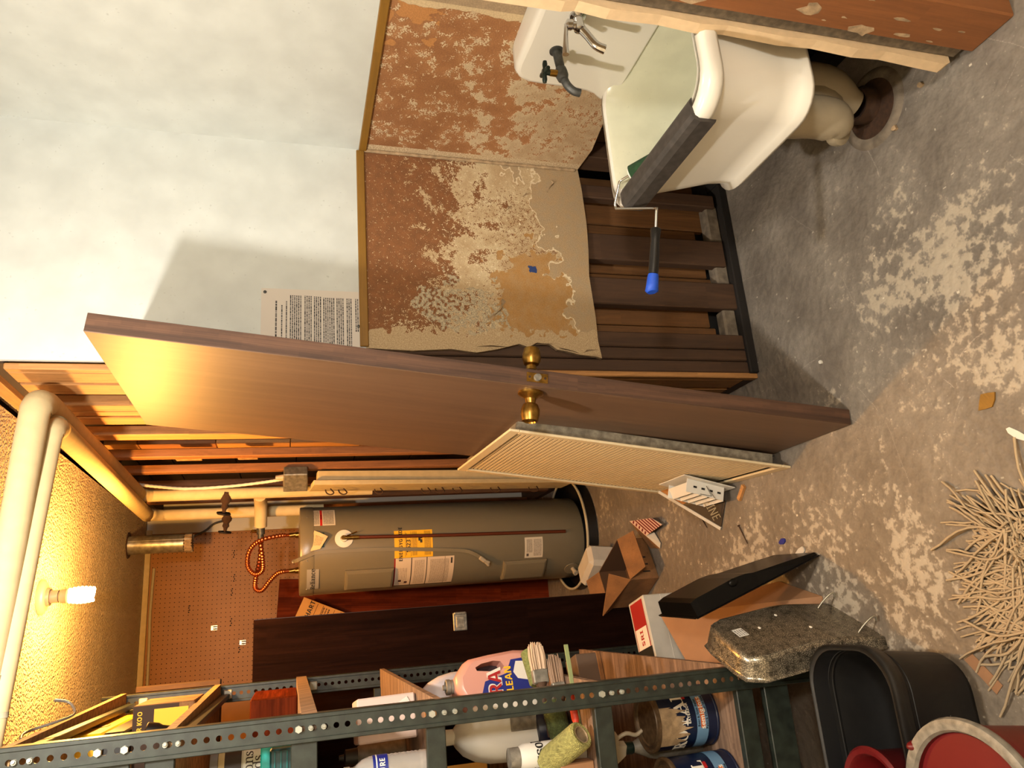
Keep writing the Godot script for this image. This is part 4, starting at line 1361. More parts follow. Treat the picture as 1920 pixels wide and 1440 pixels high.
	for i in 40:
		var a = TAU * i / 40.0
		var w = 0.047 + 0.006 * sin(i * 1.9)
		lo.append(Vector3(0.520 + cos(a) * w, 2.046 + 0.007 * sin(i * 3.1), -4.38 + sin(a) * w))
	m.rings([up, lo], false, true)
	put("torn_tape", m, M.plaster, vt)
	m = B()
	m.lathe([Vector2(0.050, 2.352), Vector2(0.064, 2.350), Vector2(0.068, 2.355)], Transform3D(Basis(), Vector3(0.520, 0, -4.38)), 24, true, false)
	put("collar", m, M.rust, vt)
	# electrical box on the studs
	var jb = thing("junction_box", "grey metal junction box with a white flexible conduit on the stud wall", "junction box")
	m = B()
	m.box(Vector3(0.690, 1.525, -3.53), Vector3(0.05, 0.105, 0.10), 0.004, Basis(Vector3.UP, 0.5))
	m.box(Vector3(0.662, 1.525, -3.545), Vector3(0.006, 0.108, 0.104), 0.003, Basis(Vector3.UP, 0.5))
	put("box_body", m, M.steel, jb)
	m = B()
	m.cyl(Vector3(0.690, 1.578, -3.52), Vector3(0.690, 1.612, -3.52), 0.014, 0.010, 12)
	put("wire_clamp", m, M.porcelain, jb)
	m = B()
	var cd = curve([Vector3(0.688, 1.578, -3.55), Vector3(0.690, 1.66, -3.62), Vector3(0.690, 1.82, -3.70), Vector3(0.690, 2.00, -3.73), Vector3(0.690, 2.12, -3.66), Vector3(0.692, 2.20, -3.60), Vector3(0.70, 2.235, -3.65), Vector3(0.712, 2.235, -3.78)], 12)
	var cr := []
	for i in cd.size(): cr.append(0.0078 if i % 2 else 0.0066)
	m.tube(cd, cr, 10)
	put("conduit", m, M.white, jb)
	# painted strip with bent hooks
	var hb = thing("hook_strip", "cream painted board with bent wire hooks fixed upright on the stud wall", "board")
	m = B()
	m.bar(Vector3(0.655, 1.455, -3.560), Vector3(0.655, 0.15, -3.690), 0.170, 0.022, 0.002, Vector3(1, 0, 0.0))
	m.bar(Vector3(0.690, 1.43, -3.53), Vector3(0.690, 0.17, -3.64), 0.06, 0.046, 0.002, Vector3(1, 0, 0.0))
	put("board", m, M.lagging, hb)
	for q in [1.39, 1.33, 1.16, 0.93, 0.86, 0.77, 0.57, 0.36]:
		m = B()
		var z = -3.58 - (1.445 - q) * 0.1
		m.tube(curve([Vector3(0.644, q, z - 0.02), Vector3(0.628, q - 0.006, z - 0.022), Vector3(0.616, q - 0.022, z), Vector3(0.620, q - 0.036, z + 0.024), Vector3(0.634, q - 0.020, z + 0.05)], 4), 0.0032, 6)
		put("wire_hook", m, M.rust, hb)

func pegboard():
	var o = thing("pegboard", "brown perforated hardboard sheet on the far wall behind the heater", "pegboard")
	# holes are real: each cell of the sheet has its own eight-sided opening
	var p = 0.0254
	var x0 = -0.62
	var x1 = 0.636
	var y1 = 2.322
	var cols = int((x1 - x0) / p)
	var rows_n = int((y1 - 1.15) / p)
	var m := B()
	var z = -4.878
	for i in cols:
		for j in rows_n:
			var cx = x1 - (i + 0.5) * p
			var cy = y1 - (j + 0.5) * p
			if cx < -0.28:
				m.quad(Vector3(cx - p / 2, cy - p / 2, z), Vector3(cx + p / 2, cy - p / 2, z), Vector3(cx + p / 2, cy + p / 2, z), Vector3(cx - p / 2, cy + p / 2, z), Vector3.BACK)
				continue
			for k in 8:
				var a = TAU * (k + 0.5) / 8
				var b = TAU * (k + 1.5) / 8
				var sa = p / 2 / max(absf(cos(a)), absf(sin(a)))
				var sb = p / 2 / max(absf(cos(b)), absf(sin(b)))
				var ia = Vector3(cx + cos(a) * 0.0026, cy + sin(a) * 0.0026, z)
				var ib = Vector3(cx + cos(b) * 0.0026, cy + sin(b) * 0.0026, z)
				var oa = Vector3(cx + cos(a) * sa, cy + sin(a) * sa, z)
				var ob = Vector3(cx + cos(b) * sb, cy + sin(b) * sb, z)
				if k % 2 == 1:
					m.quad(ia, oa, ob, ib, Vector3.BACK)
				else:
					var c = Vector3(cx + signf(cos(a + PI / 8)) * p / 2 * float(absf(cos(a + PI / 8)) > 0.5), cy + signf(sin(a + PI / 8)) * p / 2 * float(absf(sin(a + PI / 8)) > 0.5), z)
					m.quad(ia, oa, ob, ib, Vector3.BACK)
					m.tri(oa, c, ob, Vector3.BACK)
	m.span(Vector3(x0, 0.9, -4.884), Vector3(x1, 1.16, z))
	put("sheet", m, M.peg, o)
	m = B()
	m.span(Vector3(x0, 1.0, -4.902), Vector3(x1, 2.33, -4.892))
	put("gap_shade", m, M.dark, o)  # dark sheet stands for the shade seen through the holes
	# two bright clips and small hooks left in the holes
	for q in [[395, 0.085, 1.963], [470, -0.008, 1.805]]:
		m = B()
		m.span(Vector3(q[1] - 0.014, q[2] - 0.018, z), Vector3(q[1] + 0.014, q[2] + 0.018, z + 0.004), 0.001)
		m.tube([Vector3(q[1] - 0.006, q[2] - 0.01, z + 0.004), Vector3(q[1] - 0.006, q[2] - 0.014, z + 0.02), Vector3(q[1] - 0.006, q[2] + 0.004, z + 0.026)], 0.003, 6)
		m.tube([Vector3(q[1] + 0.006, q[2] - 0.01, z + 0.004), Vector3(q[1] + 0.006, q[2] - 0.014, z + 0.02), Vector3(q[1] + 0.006, q[2] + 0.004, z + 0.026)], 0.003, 6)
		put("clip", m, M.galv, o)
	for q in [[0.50, 1.865], [0.36, 1.86], [0.20, 2.10], [0.11, 1.87], [-0.04, 1.82], [0.28, 1.87]]:
		m = B()
		for k in 4:
			m.cyl(Vector3(q[0] + 0.018 - k * 0.012, q[1] + 0.004 * (k % 2), z), Vector3(q[0] + 0.018 - k * 0.012, q[1] + 0.004 * (k % 2), z + 0.0015), 0.004, 0.004, 8)
		put("torn_holes", m, M.dark, o)
	var c = thing("cable", "thin grey cable hanging beside the flue stub in front of the pegboard", "cable")
	m = B()
	m.tube(curve([Vector3(0.55, 2.17, -4.87), Vector3(0.575, 2.20, -4.868), Vector3(0.61, 2.10, -4.85), Vector3(0.64, 2.03, -4.84), Vector3(0.68, 1.98, -4.84), Vector3(0.70, 1.9, -4.85)], 5), 0.006, 8)
	put("sheath", m, M.greymetal, c)
	var k2 = thing("cable", "armoured cable running along the ceiling edge above the pegboard", "cable")
	m = B()
	m.tube(curve([Vector3(0.44, 2.30, -4.868), Vector3(0.2, 2.306, -4.868), Vector3(0.05, 2.302, -4.866), Vector3(-0.1, 2.30, -4.868), Vector3(-0.5, 2.296, -4.868)], 8), 0.008, 8)
	put("armour", m, M.lagging2, k2)

func leaning_panels():
	var o = thing("leaning_board", "reddish-brown wood panel leaning on the far wall behind the water heater", "panel")
	var m := B()
	var up = Vector3(0, 1.630, -0.215)
	m.box(Vector3(-0.12, 0.815, -4.725) , Vector3(0.80, 1.645, 0.020), 0.002, Basis(Vector3.RIGHT, up.normalized(), Vector3.RIGHT.cross(up.normalized())) * Basis(Vector3(0, 0, 1), -0.065))
	put("board", m, M.red_panel, o)
	var d = thing("sliding_door", "dark brown cabinet door with a recessed metal pull standing between rack and heater", "door")
	m = B()
	m.box(Vector3(-0.235, 0.845, -3.335), Vector3(0.625, 1.68, 0.030), 0.0025, Basis(Vector3.RIGHT, -0.012))
	put("slab", m, M.dark_panel, d)
	m = B()
	m.box(Vector3(0.0765, 0.845, -3.3345), Vector3(0.003, 1.676, 0.0285), 0.001, Basis(Vector3.RIGHT, -0.012))
	put("edge_band", m, mat(Color(0.20, 0.115, 0.075), 0.4, 0, T.grain, Vector3(0.5, 2, 1)), d)
	m = B()
	m.box(Vector3(0.006, 0.845, -3.3165), Vector3(0.075, 0.060, 0.006), 0.0025)
	m.box(Vector3(0.004, 0.845, -3.3125), Vector3(0.045, 0.035, 0.004), 0.0015)
	m.box(Vector3(0.040, 0.845, -3.3115), Vector3(0.010, 0.050, 0.008), 0.002)
	put("pull", m, M.steel, d)
	var c = thing("paper_chart", "yellowed printed chart propped between the dark cabinet door and the reddish panel", "chart")
	var im = paper(300, 300, Color(0.80, 0.58, 0.30), Color(0.25, 0.15, 0.06), block(150, 280, 100, 130, 6, 12), 17)
	for y in [70, 96, 150, 180, 214, 226]: im.fill_rect(Rect2i(10, y, 280, 2), Color(0.3, 0.19, 0.08))
	for x in [60, 120, 200, 240]: im.fill_rect(Rect2i(x, 180, 2, 120), Color(0.3, 0.19, 0.08))
	var pm := mat(Color(1, 1, 1), 0.8, 0, tex_of(im))
	plate(Vector3(0.020, 1.555, -4.63), Vector3(0.191, -0.089, 0.0), Vector3(-0.155, -0.345, 0.0) * 1.0, "sheet", pm, c)
	lett("NG CHART", 0.026, frame(Vector3(0.191, -0.089, 0), Vector3(0.155, 0.345, 0), Vector3(0.102, 1.452, -4.628)), M.ink, c)

func slab(called: String, pts: Array, t: float, m: Material, parent: Node) -> MeshInstance3D:
	# a flat sheet of card or metal with real thickness through 3 or 4 corner points
	var n = (pts[1] - pts[0]).cross(pts[2] - pts[0]).normalized() * t * 0.5
	var mb := B()
	var k = pts.size()
	var c = Vector3.ZERO
	for p in pts: c += p / k
	var o = pts[0]
	var x = (pts[1] - pts[0]).normalized()
	var y = n.normalized().cross(x)
	var uv := []
	for p in pts: uv.append(Vector2((p - o).dot(x), (p - o).dot(y)))
	for s in [1.0, -1.0]:
		for i in range(1, k - 1):
			mb.tri(pts[0] + n * s, pts[i] + n * s, pts[i + 1] + n * s, n * s, uv[0], uv[i], uv[i + 1])
	for i in k:
		var j = (i + 1) % k
		mb.quad(pts[i] + n, pts[j] + n, pts[j] - n, pts[i] - n, (pts[i] + pts[j]) * 0.5 - c)
	return put(called, mb, m, parent)

func floor_things():
	# upright boxed heater with a red printed lid
	var o = thing("cardboard_box", "tall grey-white carton with a red printed lid standing in front of the dark cabinet door", "box")
	var m := B()
	var bb = Basis(Vector3.UP, 0.22)
	var f = Vector3(0.047, 0, -2.70)
	var ex = bb * Vector3(-1, 0, 0)
	var ez = bb * Vector3(0, 0, -1)
	var c0 = f + ex * 0.16 + ez * 0.07
	m.box(c0 + Vector3(0, 0.137, 0), Vector3(0.32, 0.272, 0.14), 0.004, bb)
	put("carton", m, M.whitecard, o)
	for q in [0.055, 0.20]:
		m = B()
		m.box(f + ex * 0.16 + ez * (-0.0006) + Vector3(0, q, 0), Vector3(0.316, 0.0012, 0.0012), 0.0, bb)
		put("crease", m, M.white_ink, o)
	var lid := B()
	lid.box(c0 + Vector3(-0.0, 0.2737, 0), Vector3(0.300, 0.0012, 0.112), 0.0004, bb)
	var lp = put("printed_lid", lid, mat(Color(0.58, 0.09, 0.09), 0.6), o)
	lid = B()
	lid.box(c0 + ex * (-0.015) + Vector3(0, 0.2746, 0), Vector3(0.075, 0.001, 0.10), 0.0002, bb)
	put("white_field", lid, M.white_ink, lp)
	lid = B()
	lid.box(c0 + ex * 0.088 + Vector3(0, 0.2746, 0), Vector3(0.13, 0.001, 0.125), 0.0002, bb)
	put("black_field", lid, M.ink, lp)
	lett("SRI", 0.026, Transform3D(Basis(bb.x, -bb.z, Vector3.UP), c0 - ex * 0.015 + Vector3(0, 0.2752, 0.0)), M.red_ink, lp)
	# side print
	var sx = f + ez * 0.07
	var pm := mat(Color(1, 1, 1), 0.8, 0, tex_of(paper(200, 200, Color(0.72, 0.70, 0.66), Color(0.35, 0.22, 0.18), block(14, 90, 20, 190, 9, 15) + block(104, 190, 20, 190, 9, 15), 21)))
	plate(f - ex * 0.0028 + ez * 0.015 + Vector3(0, 0.262, 0), ez * 0.11, Vector3(0, -0.10, 0), "side_print", pm, o)
	plate(f - ex * 0.0028 + ez * 0.015 + Vector3(0, 0.155, 0), ez * 0.11, Vector3(0, -0.028, 0), "tape_strip", mat(Color(0.55, 0.43, 0.25), 0.5), o)
	# open brown carton
	var a = thing("cardboard_box", "open brown cardboard box with its flaps folded out beside the water heater", "box")
	var e1 = Vector3(0.90, 0, -0.436)
	var e2 = Vector3(-0.436, 0, -0.90)
	var p = Vector3(0.120, 0.002, -3.085)
	var h = Vector3(0, 0.135, 0)
	slab("side_wall", [p, p + e1 * 0.20, p + e1 * 0.20 + h, p + h], 0.004, M.card, a)
	slab("side_wall", [p, p + e2 * 0.28, p + e2 * 0.28 + h, p + h], 0.004, M.card, a)
	slab("side_wall", [p + e2 * 0.28, p + e1 * 0.20 + e2 * 0.28, p + e1 * 0.20 + e2 * 0.28 + h, p + e2 * 0.28 + h], 0.004, M.card_shaded, a)
	slab("side_wall", [p + e1 * 0.20, p + e1 * 0.20 + e2 * 0.28, p + e1 * 0.20 + e2 * 0.28 + h, p + e1 * 0.20 + h], 0.004, M.card_shaded, a)
	slab("bottom", [p, p + e1 * 0.20, p + e1 * 0.20 + e2 * 0.28, p + e2 * 0.28], 0.003, M.card_shaded, a)
	slab("flap", [p + h, p + e1 * 0.20 + h, p + e1 * 0.195 + h - e2 * 0.075 + Vector3(0, -0.05, 0), p + e1 * 0.01 + h - e2 * 0.085 + Vector3(0, -0.045, 0)], 0.004, M.card, a)
	slab("flap", [p + h, p + e2 * 0.28 + h, p + e2 * 0.26 + h - e1 * 0.03 + Vector3(0, 0.055, 0), p + e2 * 0.03 + h + e1 * 0.05 + Vector3(0, 0.075, 0)], 0.004, M.card, a)
	slab("flap", [p + e2 * 0.28 + h, p + e1 * 0.20 + e2 * 0.28 + h, p + e1 * 0.19 + e2 * 0.34 + h + Vector3(0, 0.05, 0), p + e1 * 0.02 + e2 * 0.34 + h + Vector3(0, 0.05, 0)], 0.004, M.card, a)
	for k in 3:
		slab("print_mark", [p + e1 * (0.03 + k * 0.035) - e2 * 0.003 + Vector3(0, 0.03, 0), p + e1 * (0.036 + k * 0.035) - e2 * 0.003 + Vector3(0, 0.03, 0), p + e1 * (0.036 + k * 0.035) - e2 * 0.003 + Vector3(0, 0.065, 0), p + e1 * (0.03 + k * 0.035) - e2 * 0.003 + Vector3(0, 0.065, 0)], 0.001, M.ink, a)
	# white carton wedged between the heater pan and the brown box
	var w = thing("cardboard_box", "small white carton with chamfered edges wedged behind the open brown box", "box")
	m = B()
	var wb = Basis(Vector3.UP, 0.55) * Basis(Vector3(0, 0, 1), -0.12)
	m.box(Vector3(0.215, 0.085, -3.560), Vector3(0.12, 0.15, 0.20), 0.02, wb)
	put("carton", m, M.whitecard, w)
	m = B()
	m.box(Vector3(0.155, 0.05, -3.52), Vector3(0.06, 0.003, 0.12), 0.0, Basis(Vector3.UP, 0.4) * Basis(Vector3(0, 0, 1), 0.7))
	put("brown_insert", m, M.card, w)
	# strip of clear plastic trim by the pan
	var t = thing("plastic_strip", "curled strip of pale plastic lying against the front of the heater pan", "strip")
	m = B()
	m.tube(curve([Vector3(0.235, 0.045, -3.70), Vector3(0.19, 0.050, -3.74), Vector3(0.13, 0.04, -3.76), Vector3(0.08, 0.02, -3.74), Vector3(0.05, 0.012, -3.70)], 5), [0.012, 0.012, 0.012, 0.011, 0.011, 0.011, 0.011, 0.010, 0.010, 0.010, 0.010, 0.010, 0.009, 0.009, 0.009, 0.009, 0.009, 0.008, 0.008, 0.008, 0.008], 5)
	put("strip", m, M.lagging, t)
	# striped card
	var scrap = thing("packaging_scrap", "folded red-and-white striped packaging scrap on the floor near the heater", "packaging")
	var im := Image.create(96, 96, false, Image.FORMAT_RGB8)
	im.fill(Color(0.80, 0.70, 0.62))
	for k in 6: im.fill_rect(Rect2i(0, 22 + k * 13, 96, 7), Color(0.40, 0.06, 0.07))
	for k in 5: im.fill_rect(Rect2i(14 + k * 14, 4, 6, 14), Color(0.40, 0.06, 0.07))
	var r1 = Vector3(0.375, 0.085, -3.13)
	var r2 = Vector3(0.240, 0.004, -3.03)
	var sm := mat(Color(1, 1, 1), 0.7, 0, tex_of(im), Vector3(8, 8, 1))
	slab("striped_panel", [r1, r1.lerp(r2, 0.55), Vector3(0.330, 0.030, -2.93), Vector3(0.365, 0.055, -2.975)], 0.003, sm, scrap)
	slab("plain_panel", [r1, r2, Vector3(0.25, 0.004, -3.12), Vector3(0.36, 0.02, -3.22)], 0.003, M.card, scrap)
	slab("edge_flap", [r1.lerp(r2, 0.5), r2, r2 + Vector3(0.02, 0.002, 0.015), r1.lerp(r2, 0.55) + Vector3(0.012, -0.03, 0.02)], 0.003, M.whitecard, scrap)
	# white floor register leaning on the big grille
	var g = thing("floor_register", "small white metal floor register with angled vanes leaning on the louvred grille", "register")
	var gb = Vector3(0.386, 0.012, -2.372)
	var gx = Vector3(0.010, 0.0, -1).normalized()
	var gu = Vector3(0.26, 0.965, -0.22).normalized()
	gu = (gu - gx * gu.dot(gx)).normalized()
	var gn = gx.cross(gu)
	if gn.x > 0: gn = -gn
	var gB = Basis(gx, gu, gn)
	var at = func(u, v, d): return gb + gx * u + gu * v + gn * d
	m = B()
	m.box(at.call(0.10, 0.10, 0.0), Vector3(0.20, 0.205, 0.004), 0.0015, gB)
	put("face_plate", m, M.white, g)
	for u in [0.030, 0.170]:
		m = B()
		m.box(at.call(u, 0.10, 0.026), Vector3(0.002, 0.15, 0.048), 0.0006, gB)
		put("side_frame", m, M.white, g)
	for k in 5:
		m = B()
		m.box(at.call(0.10, 0.035 + k * 0.032, 0.034), Vector3(0.138, 0.003, 0.042), 0.0008, gB * Basis(Vector3.RIGHT, 0.55))
		put("vane", m, M.white, g)
	m = B()
	for k in 4: m.box(at.call(0.0285, 0.045 + k * 0.032, 0.026), Vector3(0.002, 0.013, 0.007), 0.0, gB)
	put("pivot_slots", m, M.ink, g)
	m = B()
	m.tube([at.call(0.026, 0.06, 0.05), at.call(0.024, 0.10, 0.014), at.call(0.026, 0.075, 0.045), at.call(0.026, 0.12, 0.048)], 0.0014, 6)
	put("lever_wire", m, M.steel, g)
	# folded card box below it
	var k2 = thing("card_sleeve", "dark printed card sleeve with white edges lying tilted under the white register", "packaging")
	var q1 = Vector3(0.432, 0.150, -2.69)
	var q2 = Vector3(0.258, 0.004, -2.520)
	slab("dark_face", [q1.lerp(q2, 0.38), q2, Vector3(0.352, 0.004, -2.46), Vector3(0.395, 0.045, -2.52)], 0.003, mat(Color(0.12, 0.075, 0.04), 0.5), k2)
	slab("plain_face", [q1, q1.lerp(q2, 0.40), Vector3(0.405, 0.05, -2.53), Vector3(0.44, 0.10, -2.62)], 0.003, mat(Color(0.55, 0.35, 0.12), 0.7), k2)
	m = B()
	m.bar(q1, q2, 0.013, 0.008, 0.001)
	put("white_edge", m, M.whitecard, k2)
	lett("LINE", 0.030, frame(Vector3(0.05, 0.035, 0.02) * -1.0, Vector3(-0.09, 0.0, -0.06) * -1.0, Vector3(0.330, 0.035, -2.497) + Vector3(-0.006, 0.01, 0.006)), mat(Color(0.62, 0.55, 0.42), 0.6), k2, "lettering", false)
	# sheet of hardboard under the trays
	var hb = thing("hardboard_sheet", "tan hardboard sheet leaning beside the grey-white carton under the paint trays", "board")
	slab("sheet", [Vector3(-0.012, 0.003, -2.02), Vector3(0.045, 0.003, -2.22), Vector3(-0.032, 0.285, -2.545), Vector3(-0.245, 0.255, -2.40), Vector3(-0.245, 0.003, -2.10)], 0.006, M.hardboard, hb)
	# galvanised roller tray stood on end
	var tr = thing("roller_tray", "paint-splattered metal roller tray standing on end against the rack post", "paint tray")
	var A = Vector3(0.006, 0.006, -1.990)
	var Wd = Vector3(-0.42, 0, 0.907).normalized()
	var Ld = Vector3(-0.079, 0.413, 0.014).normalized()
	Ld = (Ld - Wd * Ld.dot(Wd)).normalized()
	var Nd = Wd.cross(Ld)
	if Nd.x > 0: Nd = -Nd
	# Nd now points away from the viewer, into the rack: the tray's open side
	var TX = func(u, v, d): return A + Wd * u + Ld * v + Nd * d
	var W = 0.235
	var H = 0.42
	var depth = func(v): return 0.062 if v > 0.20 else lerp(0.022, 0.058, clampf(v / 0.16, 0, 1))
	var rs := []
	for q in [[0.0, 0.012], [0.02, 0.004], [0.30, 0.0], [0.85, -0.006], [0.97, -0.008], [1.0, -0.014]]:
		var ring := []
		var n = 26
		for i in n:
			# outline: straight lower end, rounded upper corners
			var s = i / float(n - 1)
			var u = 0.0
			var v = 0.0
			if s < 0.36:
				u = 0.0; v = lerp(0.0, H - 0.05, s / 0.36)
			elif s < 0.42:
				var b = (s - 0.36) / 0.06 * PI / 2
				u = 0.05 - cos(b) * 0.05; v = H - 0.05 + sin(b) * 0.05
			elif s < 0.58:
				u = lerp(0.05, W - 0.05, (s - 0.42) / 0.16); v = H
			elif s < 0.64:
				var b = (s - 0.58) / 0.06 * PI / 2
				u = W - 0.05 + sin(b) * 0.05; v = H - 0.05 + cos(b) * 0.05
			else:
				u = W; v = lerp(H - 0.05, 0.0, (s - 0.64) / 0.36)
			var dd = depth.call(v)
			var inset = q[1]
			var uu = lerp(inset, W - inset, u / W)
			var vv = lerp(0.0, H - inset, v / H)
			ring.append(TX.call(uu, vv, 0.062 - dd * (1.0 - q[0])))
		rs.append(ring)
	m = B()
	m.rings(rs, false, false)
	# bottom skin with the step between ramp and well
	m.grid(12, 21, func(a2, b2):
		var v = b2 * (H - 0.012)
		var u = lerp(0.012, W - 0.012, a2)
		if v > H - 0.05:
			var k = (v - (H - 0.05)) / 0.05
			u = lerp(0.012 + 0.038 * (1.0 - sqrt(max(0.0, 1.0 - k * k))), W - 0.012 - 0.038 * (1.0 - sqrt(max(0.0, 1.0 - k * k))), a2)
		var rib = 0.0016 * sin(v * 260.0) * float(v > 0.04 and v < 0.19) * sin(a2 * PI)
		return TX.call(u, v, 0.062 - depth.call(v) - rib))
	put("pan", m, M.splat, tr)
	for u in [0.035, W - 0.035]:
		m = B()
		m.tube(curve([TX.call(u, 0.075, 0.045), TX.call(u, 0.045, 0.012), TX.call(u + 0.004, 0.012, -0.012), TX.call(u + 0.006, 0.004, 0.004)], 3), 0.003, 6)
		put("wire_leg", m, M.galv, tr)
	plate(TX.call(0.078, 0.375, -0.0012), Wd * 0.042, Ld * -0.030, "price_sticker", mat(Color(1, 1, 1), 0.7, 0, tex_of(paper(64, 48, Color(0.80, 0.80, 0.78), Color(0.4, 0.4, 0.4), block(8, 58, 6, 44, 6, 11), 30))), tr)
	for q in [[0.10, 0.30], [0.06, 0.22], [0.16, 0.18]]:
		m = B()
		m.blob(TX.call(q[0], q[1], -0.001), Vector3(0.006, 0.004, 0.002), Basis(Wd, Ld, Nd), 5)
		put("paint_drip", m, M.white, tr)
	# black plastic liner beside it
	var ln = thing("tray_liner", "black plastic tray liner propped on edge next to the metal roller tray", "paint tray")
	var L0 = Vector3(0.110, 0.006, -2.000)
	var Lu = Vector3(-0.150, 0.430, -0.015).normalized()
	var Ldp = Vector3(0.94, 0.33, 0.05)
	Ldp = (Ldp - Lu * Ldp.dot(Lu)).normalized()
	var Lw = Lu.cross(Ldp)
	if Lw.z > 0: Lw = -Lw
	var prof = [[0.0, 0.010], [0.05, 0.017], [0.22, 0.038], [0.25, 0.046], [0.29, 0.050], [0.43, 0.047], [0.452, 0.042]]
	var LT = func(l, d, ww): return L0 + Lu * l + Ldp * d + Lw * ww
	m = B()
	for i in prof.size() - 1:
		var p0 = prof[i]
		var p1 = prof[i + 1]
		# near wall, bottom and far wall
		m.quad(LT.call(p0[0], 0.0, 0.0), LT.call(p1[0], 0.0, 0.0), LT.call(p1[0], p1[1], 0.010), LT.call(p0[0], p0[1], 0.010), -Lw)
		m.quad(LT.call(p0[0], p0[1], 0.010), LT.call(p1[0], p1[1], 0.010), LT.call(p1[0], p1[1], 0.22), LT.call(p0[0], p0[1], 0.22), Ldp)
		m.quad(LT.call(p0[0], 0.0, 0.23), LT.call(p1[0], 0.0, 0.23), LT.call(p1[0], p1[1], 0.22), LT.call(p0[0], p0[1], 0.22), Lw)
	m.quad(LT.call(0.452, 0.0, 0.0), LT.call(0.452, 0.0, 0.23), LT.call(0.452, 0.042, 0.22), LT.call(0.452, 0.042, 0.010), Lu)
	m.quad(LT.call(0.0, 0.0, 0.0), LT.call(0.0, 0.0, 0.23), LT.call(0.0, 0.010, 0.22), LT.call(0.0, 0.010, 0.010), -Lu)
	put("tray", m, M.blackgloss, ln)
	m = B()
	m.bar(LT.call(0.0, 0.0, -0.005), LT.call(0.460, 0.0, -0.005), 0.010, 0.003, 0.001, Ldp)
	m.bar(LT.call(0.0, 0.0, 0.235), LT.call(0.460, 0.0, 0.235), 0.010, 0.003, 0.001, Ldp)
	m.bar(LT.call(0.458, 0.0, 0.0), LT.call(0.458, 0.0, 0.23), 0.010, 0.003, 0.001, Ldp)
	put("rim", m, M.blackgloss, ln)
	m = B()
	m.blob(LT.call(0.30, 0.040, 0.006), Vector3(0.016, 0.012, 0.006), Basis(Lu, Ldp, Lu.cross(Ldp)), 7)
	put("grip_notch", m, M.blackgloss, ln)
	# mop head
	var mp = thing("mop_head", "worn beige string mop head spread on the concrete floor", "mop")
	m = B()
	rng.seed = 91
	for k in 620:
		var th = rng.randf_range(0.15, 3.5)
		var base = Vector3(0.02 + rng.randf_range(-0.15, 0.10), 0, -1.27 + rng.randf_range(-0.05, 0.08))
		var dirv = Vector3(0.75 * cos(th) - 0.1, 0, -absf(sin(th)) * 0.9 - 0.25).normalized()
		var ln2 = rng.randf_range(0.12, 0.26)
		if k % 4 == 0: ln2 *= 0.6
		var pts := []
		var q = base
		var y = rng.randf_range(0.012, 0.055)
		for i in 8:
			pts.append(q + Vector3(0, max(0.003, y * (1.0 - i / 8.5)), 0))
			dirv = (dirv + Vector3(rng.randf_range(-0.24, 0.24), 0, rng.randf_range(-0.22, 0.22))).normalized()
			q += dirv * ln2 / 7.0
		m.tube(pts, rng.randf_range(0.0024, 0.0033), 5)
	put("strings", m, M.yarn, mp).set_meta("kind", "stuff")
	m = B()
	m.grid(14, 10, func(a2, b2): return Vector3(-0.13 + 0.30 * a2, 0.002 + 0.022 * sin(a2 * PI) * sin(b2 * PI), -1.40 + 0.16 * b2))
	put("matted_core", m, mat(Color(0.30, 0.25, 0.19), 1.0), mp)
	debris()

